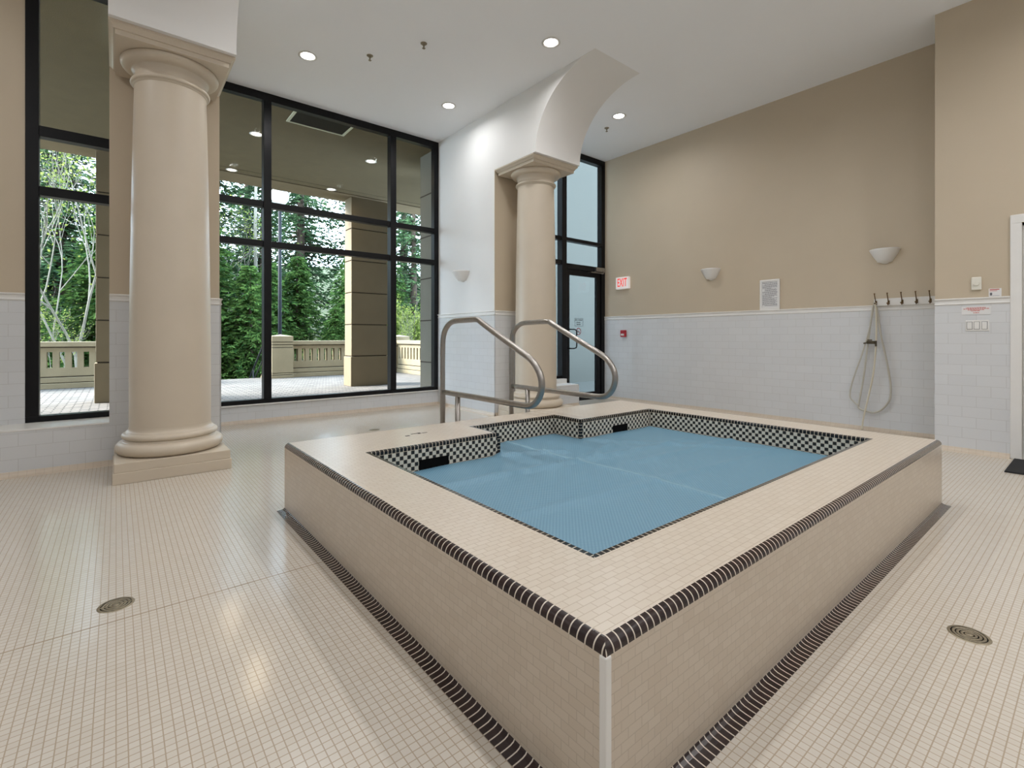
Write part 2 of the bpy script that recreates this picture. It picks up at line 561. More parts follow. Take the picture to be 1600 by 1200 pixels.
part(w, 'plaster', MB().box(PR1, 5.82, YP + WT, 5.95, 0, 0.325), M['paint'])
wains(w, (PR1, YP + WT), (5.82, YP + WT), (0, -1), 0.325, rail=False)
part(w, 'ledge', MB().box(PR1, 5.82, YP, YD - 0.08, 0.325, 0.34).box(PR1, 5.83, YD - 0.10, 5.93, 0.325, 0.41), M['white'], 'white stepped ledge under the sidelight', bevel=0.004)
part(w, 'reveal_tile', MB().box(5.82, 5.82 + WT, YP, YD, 0, 0.325), M['wtile'])
struct('wall_left', MB().box(XB - 0.15, XB, YB - 0.15, 5.95, 0, H), M['wtile'])  # unseen wall, white tile chosen to bounce more light into the room
struct('wall_front', MB().box(XB, 7.1, YB - 0.15, YB, 0, H), M['wtile'])  # also out of view, tiled white for its bounce light

# arched beams over the two columns
def beam(name, x0, x1, y_end):
    yc, a, b, zs = 3.60, 0.99, H - 3.45, 3.45
    prof = [(y_end, H), (y_end, zs), (yc + a, zs)]
    for i in range(1, 65):
        t = math.radians(90 * i / 64)
        prof.append((yc + a * math.cos(t), zs + b * math.sin(t)))
    mb = MB()
    L = [(x0, y, z) for y, z in prof]; R_ = [(x1, y, z) for y, z in prof]
    mb.face(L); mb.face(R_[::-1])
    n = len(prof)
    for i in range(n):
        j = (i + 1) % n
        mb.face([L[j], L[i], R_[i], R_[j]], smooth=False)
    return struct(name, mb, M['arch'])

beam('beam_left', PL0, PL1, YP)
beam('beam_right', PR0, PR1, YP + 0.006)

# ------------------------------------------------------------------ windows and doors
def vert(x0, x1, y0, y1, z0, z1): return MB().box(x0, x1, y0, y1, z0, z1)
F0, F1 = 0.0, 0.10
w1 = shell('window_1')
y0, y1 = YW, YW + 0.10
part(w1, 'head_frame', vert(PL1, PR0, y0, y1, 4.20, H), M['black'], bevel=0.004)
part(w1, 'bottom_frame', vert(PL1, PR0, y0, y1, SILL, SILL + 0.055), M['black'], bevel=0.004)
for x0, x1 in ((PL1, PL1 + 0.09), (PR0 - 0.085, PR0)):
    part(w1, 'jamb', vert(x0, x1, y0, y1, SILL + 0.055, 4.20), M['black'], bevel=0.004)
muls = ((1.49, 1.585), (3.26, 3.355))
for x0, x1 in muls:
    part(w1, 'mullion', vert(x0, x1, y0 - 0.02, y1, SILL + 0.055, 4.20), M['black'], bevel=0.004)
bays = ((PL1 + 0.09, 1.49), (1.585, 3.26), (3.355, PR0 - 0.085))
TR = ((2.285, 2.365), (2.80, 2.88))
for x0, x1 in bays:
    for z0, z1 in TR:
        part(w1, 'transom', vert(x0, x1, y0, y1, z0, z1), M['black'], bevel=0.004)
    for z0, z1 in ((SILL + 0.055, 2.285), (2.365, 2.80), (2.88, 4.20)):
        part(w1, 'pane', vert(x0, x1, y0 + 0.055, y0 + 0.061, z0, z1), M['glass'])

w2 = shell('window_2')
y0, y1 = YD, YD + 0.10
X0, X1 = -0.60, 0.03
part(w2, 'head_frame', vert(X0, X1, y0, y1, 4.20, H), M['black'], bevel=0.004)
part(w2, 'bottom_frame', vert(X0, X1, y0, y1, LEDGE, LEDGE + 0.05), M['black'], bevel=0.004)
part(w2, 'jamb', vert(X0, X0 + 0.085, y0, y1, LEDGE + 0.05, 4.20), M['black'], bevel=0.004)
part(w2, 'jamb', vert(X1 - 0.06, X1, y0, y1, LEDGE + 0.05, 4.20), M['black'], bevel=0.004)
for z0, z1 in ((2.325, 2.405), (2.835, 2.925)):
    part(w2, 'transom', vert(X0 + 0.085, X1 - 0.06, y0, y1, z0, z1), M['black'], bevel=0.004)
for z0, z1 in ((LEDGE + 0.05, 2.325), (2.405, 2.835), (2.925, 4.20)):
    part(w2, 'pane', vert(X0 + 0.085, X1 - 0.06, y0 + 0.055, y0 + 0.061, z0, z1), M['glass'])

w3 = shell('window_3')
X0, X1 = PR1, 5.91
part(w3, 'head_frame', vert(X0, X1, y0, y1, 4.20, H), M['black'])
part(w3, 'bottom_frame', vert(X0, X1 - 0.11, y0, y1, 0.41, 0.455), M['black'])
part(w3, 'jamb', vert(X0, X0 + 0.08, y0, y1, 0.455, 4.20), M['black'])
part(w3, 'mullion', vert(5.80, 5.91, y0 - 0.02, y1, 0.41, 4.20), M['black'], bevel=0.004)
for z0, z1 in ((2.33, 2.40), (2.74, 2.80)):
    part(w3, 'transom', vert(X0 + 0.08, 5.80, y0, y1, z0, z1), M['black'])
for z0, z1 in ((0.455, 2.33), (2.40, 2.74), (2.80, 4.20)):
    part(w3, 'pane', vert(X0 + 0.08, 5.80, y0 + 0.055, y0 + 0.061, z0, z1), M['glass'])

d1 = shell('door_1')
part(d1, 'door_frame', MB().box(6.82, XR, y0, y1, 0, 4.20).box(5.91, XR, y0, y1, 4.20, H).box(5.91, 6.82, y0, y1, 2.27, 2.36).box(5.91, 6.82, y0, y1, 2.74, 2.80)
     .box(5.80, 5.91, y0, y1, 0, 0.41).box(5.91, 6.82, y0, y1, 0, 0.025), M['black'], bevel=0.003)
for z0, z1 in ((2.36, 2.74), (2.80, 4.20)):
    part(d1, 'transom_pane', vert(5.91, 6.82, y0 + 0.055, y0 + 0.061, z0, z1), M['glass'])
leaf = part(d1, 'door_leaf', MB().box(5.915, 6.015, y0 + 0.02, y0 + 0.07, 0.03, 2.265).box(6.71, 6.815, y0 + 0.02, y0 + 0.07, 0.03, 2.265)
            .box(6.015, 6.71, y0 + 0.02, y0 + 0.07, 0.03, 0.13).box(6.015, 6.71, y0 + 0.02, y0 + 0.07, 2.17, 2.265), M['black'], bevel=0.003)
part(leaf, 'pane', vert(6.015, 6.71, y0 + 0.042, y0 + 0.048, 0.13, 2.17), M['glass'])
part(leaf, 'pull_handle', MB().tube([(5.985, y0 + 0.02, 1.235), (5.985, y0 - 0.05, 1.235), (6.03, y0 - 0.075, 1.235), (6.085, y0 - 0.075, 1.22), (6.09, y0 - 0.075, 1.19),
                                    (6.09, y0 - 0.075, 0.95), (6.085, y0 - 0.075, 0.925), (6.03, y0 - 0.075, 0.91), (5.985, y0 - 0.05, 0.91), (5.985, y0 + 0.02, 0.91)], 0.011, 10), M['black'], 'dark pull handle')
cl = part(d1, 'door_closer', MB().box(6.62, 6.86, y0 - 0.055, y0 + 0.02, 2.27, 2.345), M['steel'], 'grey door closer', bevel=0.004)
part(cl, 'closer_arm', MB().box(6.45, 6.80, y0 - 0.075, y0 - 0.06, 2.235, 2.25).box(6.78, 6.80, y0 - 0.075, y0 - 0.03, 2.235, 2.285).box(6.45, 6.47, y0 - 0.075, y0 + 0.02, 2.235, 2.25), M['steel'])

d2 = shell('door_2')
part(d2, 'door_casing', MB().box(XR2 - 0.022, XR2 + 0.02, 0.50, 0.575, 0, 2.13).box(XR2 - 0.022, XR2 + 0.02, -0.495, -0.42, 0, 2.13).box(XR2 - 0.022, XR2 + 0.02, -0.495, 0.575, 2.13, 2.205), M['white'], bevel=0.006)
part(d2, 'door_stop', MB().box(XR2 + 0.02, XR2 + 0.16, 0.475, 0.50, 0, 2.13).box(XR2 + 0.02, XR2 + 0.16, -0.42, -0.395, 0, 2.13).box(XR2 + 0.02, XR2 + 0.16, -0.42, 0.50, 2.105, 2.13), M['white'])
part(d2, 'door_leaf', MB().box(XR2 + 0.005, XR2 + 0.05, -0.395, 0.475, 0.012, 2.105), M['door'], 'cream painted door')

# ------------------------------------------------------------------ columns
def make_column(loc, label):
    c = thing('column', label, 'column', loc, 'round columns under the arched beams', 'thing')
    cx, cy = loc[0], loc[1]
    h = 0.38
    part(c, 'foot', MB().box(cx - h - 0.008, cx + h + 0.008, cy - h - 0.008, cy + 0.36, 0, 0.085), M['plaster'], 'beige foot below the plinth', bevel=0.004)
    part(c, 'plinth', MB().box(cx - h, cx + h, cy - h, cy + 0.36, 0.085, 0.155), M['plaster'], bevel=0.004)
    tor = arc((0.325, 0.207), 0.052, -math.pi / 2, math.pi / 2, 12)
    b = [(0.0, 0.155)] + tor + [(0.325, 0.262), (0.322, 0.275)] + arc((0.313, 0.300), 0.024, -math.pi / 2, math.pi / 2, 8) + [(0.306, 0.326), (0.306, 0.336)]
    b += [(0.288 + 0.018 * (1 - math.sin(t)), 0.336 + 0.04 * (1 - math.cos(t))) for t in [math.radians(a) for a in (10, 30, 50, 70, 90)]]
    part(c, 'base', MB().lathe(b, (cx, cy, 0), 64), M['plaster'])
    sh = []
    for i in range(25):
        t = i / 24
        z = 0.376 + t * (3.16 - 0.376)
        k = max(0, (t - 0.15) / 0.85)
        sh.append((0.287 - 0.034 * k ** 1.5, z))
    part(c, 'shaft', MB().lathe(sh, (cx, cy, 0), 64), M['plaster'])
    k = [(0.253, 3.16), (0.262, 3.165), (0.262, 3.175)] + arc((0.262, 3.193), 0.018, -math.pi / 2, math.pi / 2, 8) + [(0.255, 3.212), (0.252, 3.216), (0.252, 3.268), (0.260, 3.272), (0.260, 3.282), (0.268, 3.285), (0.268, 3.294), (0.277, 3.297)]
    k += [(0.277 + 0.068 * math.sin(t), 3.297 + 0.055 * (1 - math.cos(t))) for t in [math.radians(a) for a in (15, 30, 45, 60, 75, 90)]]
    k += [(0.340, 3.362), (0.0, 3.362)]
    part(c, 'capital', MB().lathe(k, (cx, cy, 0), 64), M['plaster'])
    ab = MB()
    prev = None
    steps = [(0.372, 3.362), (0.372, 3.398), (0.384, 3.400), (0.384, 3.408), (0.392, 3.418), (0.404, 3.430), (0.412, 3.434), (0.412, 3.450)]
    def sq(hh, z): return [(cx - hh, cy - hh, z), (cx + hh, cy - hh, z), (cx + hh, min(cy + hh, YP), z), (cx - hh, min(cy + hh, YP), z)]
    ab.face(sq(*steps[0])[::-1]); ab.face(sq(*steps[-1]))
    for (a0, b0), (a1, b1) in zip(steps, steps[1:]):
        p, q = sq(a0, b0), sq(a1, b1)
        for i in range(4):
            j = (i + 1) % 4
            ab.face([p[i], p[j], q[j], q[i]])
    part(c, 'abacus', ab, M['plaster'])
    return c
colL = make_column((0.366, 5.045, 0), 'thick cream column in front of the left pier, nearer and larger of the two columns')
colR = make_column((4.53, 5.045, 0), 'cream column behind the steel handrails, under the arched beam beside the glass door')

# ------------------------------------------------------------------ hot tub
TX0, TX1, TY0, TY1 = 0.835, 4.21, 0.70, 3.33
TD, R_ = 0.422, 0.0265
IX0, IX1, IY0, IY1 = 1.138, 3.925, 1.0, 2.77
NX0, NX1, NY1 = 2.08, 2.985, 3.08
WZ = 0.267
tub = thing('hot_tub', 'raised rectangular hot tub clad in cream mosaic with dark brown rim tiles', 'hot tub', ((TX0 + TX1) / 2, (TY0 + TY1) / 2, 0), None, 'thing')
q = IN
ix0, ix1, iy0, iy1, nx0, nx1, ny1 = IX0 + q, IX1 - q, IY0 + q, IY1 - q, NX0 + q, NX1 - q, NY1 - q
zb = TD - R_
sh = MB()
sh.box(TX0, ix0, TY0, TY1, 0, zb).box(ix1, TX1, TY0, TY1, 0, zb).box(ix0, ix1, TY0, iy0, 0, zb)
sh.box(ix0, nx0, iy1, TY1, 0, zb).box(nx1, ix1, iy1, TY1, 0, zb).box(nx0, nx1, ny1, TY1, 0, zb)
sh.box(ix0, ix1, iy0, ny1, 0, 0.05)
part(tub, 'wall_cladding', sh, M['tub'])
dk = MB()
dk.box(TX0 + R_, IX0, TY0 + R_, TY1, zb, TD).box(IX1, TX1, TY0 + R_, TY1, zb, TD).box(IX0, IX1, TY0 + R_, IY0, zb, TD)
dk.box(IX0, NX0, IY1, TY1, zb, TD).box(NX1, IX1, IY1, TY1, zb, TD).box(NX0, NX1, NY1, TY1, zb, TD)
part(tub, 'deck', dk, M['deck'], 'cream mosaic deck')
QR = [(-R_ + R_ * math.cos(t), zb + R_ * math.sin(t)) for t in [math.radians(a) for a in range(0, 91, 10)]]
QR = QR + [(-R_, zb)]
part(tub, 'rim', MB().sweep((TX0, TY1, 0), (TX0, TY0, 0), (-1, 0, 0), QR, 0, 1.0, smooth=False), M['rim'], 'dark brown bullnose rim')
part(tub, 'rim', MB().sweep((TX0, TY0, 0), (TX1, TY0, 0), (0, -1, 0), QR, 1.0, 0, smooth=False), M['rim'], 'dark brown bullnose rim')
CV = [(0.0, 0.0), (0.047, 0.0), (0.047, 0.002), (0.030, 0.003), (0.014, 0.005), (0.004, 0.009), (0.0, 0.014)]
part(tub, 'cove', MB().sweep((TX0, TY1, 0), (TX0, TY0, 0), (-1, 0, 0), CV, 0, 1.0), M['rim'], 'dark brown cove at the floor')
part(tub, 'cove', MB().sweep((TX0, TY0, 0), (TX1, TY0, 0), (0, -1, 0), CV, 1.0, 0), M['rim'], 'dark brown cove at the floor')
part(tub, 'corner_trim', MB().box(TX0 - 0.003, TX0 + 0.018, TY0 - 0.003, TY0 + 0.018, 0.014, zb), M['white'], 'pale corner strip', bevel=0.004)
# inner black edge, one quarter round per side (out points into the pool)
qr = 0.008
QI = [(0.0, TD - q)] + [(qr * math.cos(t) - qr, TD - qr + qr * math.sin(t)) for t in [math.radians(a) for a in range(0, 91, 15)]] + [(-q, TD), (-q, TD - q)]
inner = [((ix0, iy1), (ix0, iy0), (1, 0), -1, -1), ((ix0, iy0), (ix1, iy0), (0, 1), -1, -1), ((ix1, iy0), (ix1, iy1), (-1, 0), -1, -1),
         ((ix1, iy1), (nx1, iy1), (0, -1), -1, 1), ((nx1, iy1), (nx1, ny1), (-1, 0), 1, -1), ((nx1, ny1), (nx0, ny1), (0, -1), -1, -1),
         ((nx0, ny1), (nx0, iy1), (1, 0), -1, 1), ((nx0, iy1), (ix0, iy1), (0, -1), 1, -1)]
M['edge'] = tiled('black_edge_tile', lin(26, 21, 21), lin(18, 15, 15), lin(196, 186, 168), IN, 0.4, 0.0022, 0.0, 0.18, 0.4)
for A, B, o, ea, eb in inner:
    part(tub, 'inner_edge', MB().sweep((A[0], A[1], 0), (B[0], B[1], 0), (o[0], o[1], 0), QI, ea, eb), M['edge'], 'black inner edge tiles')
# checkered band on each inner face
zt = TD - q
def band(A, B, o):
    mb = MB()
    A3, B3, ov = Vector((A[0], A[1], 0)), Vector((B[0], B[1], 0)), Vector((o[0], o[1], 0))
    d = (B3 - A3); L = d.length; d.normalize()
    t = 0.006
    p = [A3 + Vector((0, 0, 0.055)), B3 + Vector((0, 0, 0.055)), B3 + Vector((0, 0, zt)), A3 + Vector((0, 0, zt))]
    f = [v + ov * t for v in p]
    uv = [(0, 0.055 - zt + 10 * IN), (L, 0.055 - zt + 10 * IN), (L, 10 * IN), (0, 10 * IN)]
    mb.face(f, uv); mb.face(p[::-1], uv[::-1])
    for i in range(4):
        j = (i + 1) % 4
        mb.face([f[j], f[i], p[i], p[j]], [uv[j], uv[i], uv[i], uv[j]])
    return mb
bands = []
for A, B, o, ea, eb in inner:
    bands.append(part(tub, 'tile_band', band(A, B, o), M['check'], 'black and white checkered tile band'))
for x0, x1, host in ((1.475, 1.69, bands[7]), (3.36, 3.56, bands[3])):
    part(host, 'skimmer_opening', MB().box(x0, x1, iy1 - 0.011, iy1 - 0.004, 0.20, 0.328), M['dark'], 'dark skimmer opening')
for cx_, cy_ in ((nx0, iy1), (nx1, iy1)):
    part(tub, 'corner_tiles', MB().box(cx_ - 0.0125 if cx_ > 2.5 else cx_ - IN + 0.0125, cx_ + 0.0125 if cx_ < 2.5 else cx_ + IN - 0.0125, cy_ - 0.009, cy_ + 0.012, 0.20, zt), M['edge2'] if 'edge2' in M else M.setdefault('edge2', tiled('black_corner_tile', lin(26, 21, 21), lin(18, 15, 15), lin(196, 186, 168), 0.4, IN, 0.0022, 0.0, 0.18, 0.4)), 'black stacked corner tiles')
for x, y, a, b in ((1.555, 3.05, 0.016, 0.010), (1.63, 3.088, 0.03, 0.006), (1.66, 3.082, 0.012, 0.016), (1.70, 3.075, 0.02, 0.006)):
    part(tub, 'deck_marking', MB().box(x - a, x + a, y - b, y + b, TD, TD + 0.0006), M['dark'], 'small worn dark mark on the deck')

# blue bubble cover floating on the water
def cover(seam=False):
    mb = MB()
    step = 0.03
    c = 0.012
    def hgt(x, y):
        z = WZ
        z += 0.006 * math.exp(-((x - 2.43 + 0.02 * math.sin(3 * y)) / 0.022) ** 2)
        for (ax, ay, bx, by, hh, wd) in ((1.2, 2.38, 3.6, 2.16, 0.008, 0.03), (2.62, 2.30, 2.95, 2.42, 0.014, 0.035), (1.5, 1.75, 3.8, 1.55, 0.004, 0.03), (3.0, 2.7, 3.75, 1.6, 0.004, 0.04), (2.1, 2.72, 2.55, 2.52, 0.010, 0.03), (2.7, 2.0, 3.9, 1.95, 0.006, 0.03)):
            dx, dy = bx - ax, by - ay
            L2 = dx * dx + dy * dy
            t = max(0, min(1, ((x - ax) * dx + (y - ay) * dy) / L2))
            px, py = ax + t * dx, ay + t * dy
            z += 2.2 * hh * math.exp(-((x - px) ** 2 + (y - py) ** 2) / wd ** 2)
        z += 0.0025 * math.sin(5.1 * x + 1.3) * math.sin(4.3 * y) + 0.0015 * math.sin(11 * x + 3 * y)
        return z
    def inside(x, y):
        return (ix0 + c <= x <= ix1 - c and iy0 + c <= y <= iy1 - c) or (nx0 + c <= x <= nx1 - c and iy0 + c <= y <= ny1 - c)
    def lst(lo, hi, extra):
        n = int(round((hi - lo) / step))
        v = sorted(set([round(lo + (hi - lo) * i / n, 5) for i in range(n + 1)] + [round(e, 5) for e in extra]))
        return v
    if seam:
        n = 70
        ya, yb = iy0 + 0.015, ny1 - 0.015
        for k in range(n):
            e, f = ya + (yb - ya) * k / n, ya + (yb - ya) * (k + 1) / n
            wx = [2.43 - 0.02 * math.sin(3 * v) for v in (e, f)]
            q = [(wx[i] + o, v, hgt(wx[i] + o, v) + (0.0025 if abs(o) < 0.02 else -0.004)) for i, v in ((0, e), (1, f)) for o in (-0.024, -0.014, 0.014, 0.024)]
            for m in range(3):
                mb.face([q[m], q[m + 1], q[4 + m + 1], q[4 + m]], None, True)
        return mb
    xs = lst(ix0 + c, ix1 - c, (nx0 + c, nx1 - c))
    ys = lst(iy0 + c, ny1 - c, (iy1 - c,))
    for i in range(len(xs) - 1):
        for j in range(len(ys) - 1):
            mx, my = (xs[i] + xs[i + 1]) / 2, (ys[j] + ys[j + 1]) / 2
            if inside(mx, my):
                a, b, e, f = xs[i], xs[i + 1], ys[j], ys[j + 1]
                mb.face([(a, e, hgt(a, e)), (b, e, hgt(b, e)), (b, f, hgt(b, f)), (a, f, hgt(a, f))], None, True)
                mb.face([(a, f, WZ - 0.012), (b, f, WZ - 0.012), (b, e, WZ - 0.012), (a, e, WZ - 0.012)])
    return mb
cv = thing('pool_cover', 'blue bubble cover floating inside the hot tub', 'pool cover', (2.5, 1.9, WZ))
part(cv, 'sheet', cover(), M['cover'])
M['seam'] = plain('pale_blue_seam', lin(122, 154, 170), 0.8, spec=0.2)
part(cv, 'seam', cover(True), M['seam'], 'paler seam strip')
solo('tub_water', MB().box(ix0 + 0.007, ix1 - 0.007, iy0 + 0.007, iy1 - 0.007, 0.056, WZ - 0.014).box(nx0 + 0.007, nx1 - 0.007, iy1 - 0.007, ny1 - 0.007, 0.056, WZ - 0.014),
     plain('dark_teal_water', lin(60, 92, 90), 0.05), 'still water under the blue cover in the tub', 'water', (2.5, 1.9, 0.06), kind='stuff')

# handrails
def smooth_path(pts, n=6):
    out = []
    P = [Vector(p) for p in pts]
    for i in range(len(P) - 1):
        p0, p1, p2, p3 = P[max(i - 1, 0)], P[i], P[i + 1], P[min(i + 2, len(P) - 1)]
        for k in range(n):
            t = k / n
            out.append(0.5 * ((2 * p1) + (-p0 + p2) * t + (2 * p0 - 5 * p1 + 4 * p2 - p3) * t * t + (-p0 + 3 * p1 - 3 * p2 + p3) * t ** 3))
    out.append(P[-1])
    return out

def handrail(x, dy, label):
    r = thing('handrail', label, 'handrail', (x, 3.66 + dy, 0), 'steel handrails at the tub entry')
    P = lambda y, z: (x, y + dy, z)
    bar = [P(3.66, 0), P(3.66, 0.5), P(3.66, 0.9), P(3.658, 1.0), P(3.650, 1.09), P(3.625, 1.15), P(3.58, 1.195), P(3.52, 1.225), P(3.45, 1.236), P(3.36, 1.238), P(3.22, 1.240), P(3.16, 1.240), P(3.125, 1.236), P(3.095, 1.222), P(3.05, 1.200),
           P(2.85, 1.108), P(2.60, 0.996), P(2.53, 0.964), P(2.475, 0.930), P(2.43, 0.885), P(2.40, 0.835), P(2.39, 0.785), P(2.398, 0.735), P(2.42, 0.69), P(2.455, 0.655), P(2.50, 0.634), P(2.55, 0.627), P(2.62, 0.626), P(3.0, 0.627), P(3.3, 0.627), P(3.64, 0.627)]
    part(r, 'rail', MB().tube(smooth_path(bar, 4), 0.0225, 16), M['steel'])
    part(r, 'post', MB().tube([P(3.42, 0), P(3.42, 0.62)], 0.0215, 16), M['steel'])
    for y in (3.66, 3.42):
        part(r, 'foot_flange', MB().lathe([(0.0, 0.012), (0.05, 0.012), (0.055, 0.006), (0.055, 0.0)], (x, y + dy, 0), 24), M['steel'])
    return r
handrail(2.20, 0.0, 'left steel handrail at the tub entry, in front of the bay window')
handrail(2.985, 0.02, 'right steel handrail at the tub entry, in front of the cream column')

# ------------------------------------------------------------------ ceiling fixtures
def downlight(loc, label, lens='lamp', watts=LAMP_W, r=0.075, grp='recessed ceiling downlights', col=LAMP_COL):
    x, y, z = loc
    t = thing('downlight', label, 'ceiling light', (x, y, z), grp)
    part(t, 'trim_ring', MB().lathe([(r, -0.001), (r + 0.022, -0.001), (r + 0.026, -0.006), (r + 0.006, -0.010), (r - 0.004, -0.004), (r, -0.001)], loc, 40), M['white'])
    part(t, 'lens', MB().lathe([(0.0, -0.005), (r * 0.6, -0.005), (r - 0.005, -0.004), (r - 0.003, -0.0005)], loc, 40), M[lens])
    if watts:
        ld = bpy.data.lights.new('downlight_lamp', 'AREA')
        ld.shape = 'DISK'; ld.size = 2 * r * 0.9; ld.energy = watts; ld.color = col; ld.spread = math.radians(166)
        lo = bpy.data.objects.new('downlight_lamp', ld)
        COL.objects.link(lo)
        lo.parent = t
        lo.location = (0, 0, -0.02)
    return t
lamps = [((1.69, 5.757), 'downlight near the left end of the bay window, beside a sprinkler'), ((3.564, 5.769), 'downlight near the right end of the bay window'),
         ((5.637, 4.483), 'downlight in the right aisle ceiling in front of the glass door'), ((1.69, 3.83), 'downlight over the left of the tub, above the frame'),
         ((3.66, 3.83), 'downlight at the top edge of the picture over the far tub corner')]
lamps += [((x, y), 'added unseen downlight overhead near the camera') for x in (1.69, 3.60) for y in (1.9, -0.1, -1.9)]  # extra downlights out of view, added to light the room
lamps += [((5.637, y), 'added unseen downlight overhead near the camera') for y in ()] + [((5.0, y), 'added unseen downlight overhead near the camera') for y in (-0.5, -2.2)] + [((-1.5, y), 'added unseen downlight overhead near the camera') for y in (4.4, 2.2, 0.0, -2.0)]  # more added lamps, unseen, for brightness at the sides and rear
for (x, y), lab in lamps:
    downlight((x, y, H), lab, watts=LAMP_W * (0.55 if 5.5 < y else 1.0))

def sprinkler(loc, label):
    x, y, z = loc
    s = thing('sprinkler_head', label, 'sprinkler', loc, 'ceiling sprinklers')
    part(s, 'escutcheon', MB().lathe([(0.0, -0.012), (0.02, -0.012), (0.034, -0.004), (0.036, 0.0)], loc, 24), M['grate'])
    part(s, 'body', MB().lathe([(0.0, -0.05), (0.006, -0.05), (0.007, -0.03), (0.012, -0.028), (0.012, -0.012)], loc, 16), M['grate'])
    part(s, 'deflector', MB().lathe([(0.0, -0.056), (0.016, -0.056), (0.018, -0.052), (0.0, -0.050)], loc, 16), M['grate'])
sprinkler((2.238, 5.311, H), 'small sprinkler head between the two bay downlights')
sprinkler((5.82, 4.861, H), 'small sprinkler head beside the right aisle downlight')
sprinkler((2.60, 4.72, H), 'chrome sprinkler head at the top edge of the picture')

# ------------------------------------------------------------------ wall sconces
def sconce(wx, y, ztop, rad, hh, label):
    s = thing('wall_sconce', label, 'wall lamp', (wx, y, ztop - hh), 'white half-bowl wall sconces')
    c = (wx, y, 0)
    pr = []
    for i in range(13):
        t = i / 12
        pr.append((rad * (0.34 + 0.66 * t ** 0.75) if i else rad * 0.20, ztop - hh + hh * t))
    out = pr + [(rad - 0.006, ztop + 0.002)] + [(max(0.01, r - 0.008), z + 0.006) for r, z in pr[::-1]]
    mb = MB().lathe(out, c, 32, math.pi / 2, 3 * math.pi / 2)
    part(s, 'shade', mb, M['white'])
    bt = [(0.0, ztop - hh - 0.010)] + [(rad * 0.30 * math.sin(t), ztop - hh + 0.018 - 0.028 * math.cos(t)) for t in [math.radians(a) for a in (30, 60, 90)]] + [(rad * 0.22, ztop - hh + 0.03)]
    part(s, 'bottom_cap', MB().lathe(bt, c, 24, math.pi / 2, 3 * math.pi / 2), M['white'])
    part(s, 'back_plate', MB().box(wx - 0.008, wx, y - rad * 0.5, y + rad * 0.5, ztop - hh * 0.9, ztop - 0.01), M['white'])
sconce(PR0, 6.24, 2.10, 0.175, 0.15, 'white half-bowl sconce beside the bay window')
sconce(XR, 3.775, 2.115, 0.15, 0.155, 'white half-bowl sconce between the exit sign and the framed notice')
sconce(XR, 1.65, 2.115, 0.15, 0.155, 'white half-bowl sconce above the hook rail')

# ------------------------------------------------------------------ things on the right wall
RX = (math.pi / 2, 0, -math.pi / 2)      # text facing -x
e = thing('exit_sign', 'white exit sign with red letters by the glass door', 'sign', (XR, 5.39, 1.94))
part(e, 'housing', MB().box(XR - 0.055, XR, 5.25, 5.53, 1.945, 2.155), M['exitface'], bevel=0.01)
text_part(e, 'lettering', 'EXIT', 0.205, (XR - 0.0565, 5.39, 2.05), RX, M['exit'], 0.50, 0.001, 0.0015)
f = thing('fire_alarm_station', 'small red fire alarm pull box on the white tiles', 'fire alarm', (XR - WT, 5.375, 1.11))
part(f, 'box', MB().box(XR - 0.055, XR - WT, 5.325, 5.43, 1.105, 1.225), M['red'], bevel=0.006)
part(f, 'pull_bar', MB().box(XR - 0.064, XR - 0.054, 5.345, 5.41, 1.130, 1.150).box(XR - 0.064, XR - 0.054, 5.345, 5.362, 1.150, 1.163).box(XR - 0.064, XR - 0.054, 5.368, 5.387, 1.150, 1.163).box(XR - 0.064, XR - 0.054, 5.393, 5.41, 1.150, 1.163), M['white'], 'white pull bar')
rnd = random.Random(3)
n = thing('framed_notice', 'white framed page of rules standing on the chair rail', 'notice', (XR, 2.93, RAIL))
part(n, 'frame', MB().box(XR - 0.018, XR, 2.80, 2.825, RAIL, 1.885).box(XR - 0.018, XR, 3.035, 3.06, RAIL, 1.885).box(XR - 0.018, XR, 2.825, 3.035, RAIL, RAIL + 0.03).box(XR - 0.018, XR, 2.825, 3.035, 1.86, 1.885), M['white'], bevel=0.003)
part(n, 'page', MB().box(XR - 0.008, XR, 2.825, 3.035, RAIL + 0.03, 1.86), M['paper'])
tl = MB()
z = 1.842
while z > RAIL + 0.045:
    yy = 3.026
    ind = 0.03 if rnd.random() < 0.15 else 0.0
    yy -= ind
    end = 2.834 + (rnd.uniform(0.0, 0.09) if rnd.random() < 0.35 else 0)
    while yy > end + 0.01:
        ww = min(rnd.uniform(0.008, 0.03), yy - end)
        tl.box(XR - 0.0086, XR - 0.008, yy - ww, yy, z, z + 0.0055)
        yy -= ww + 0.004
    z -= 0.0125
part(n, 'printed_lines', tl, M['ink'], 'grey printed text lines')

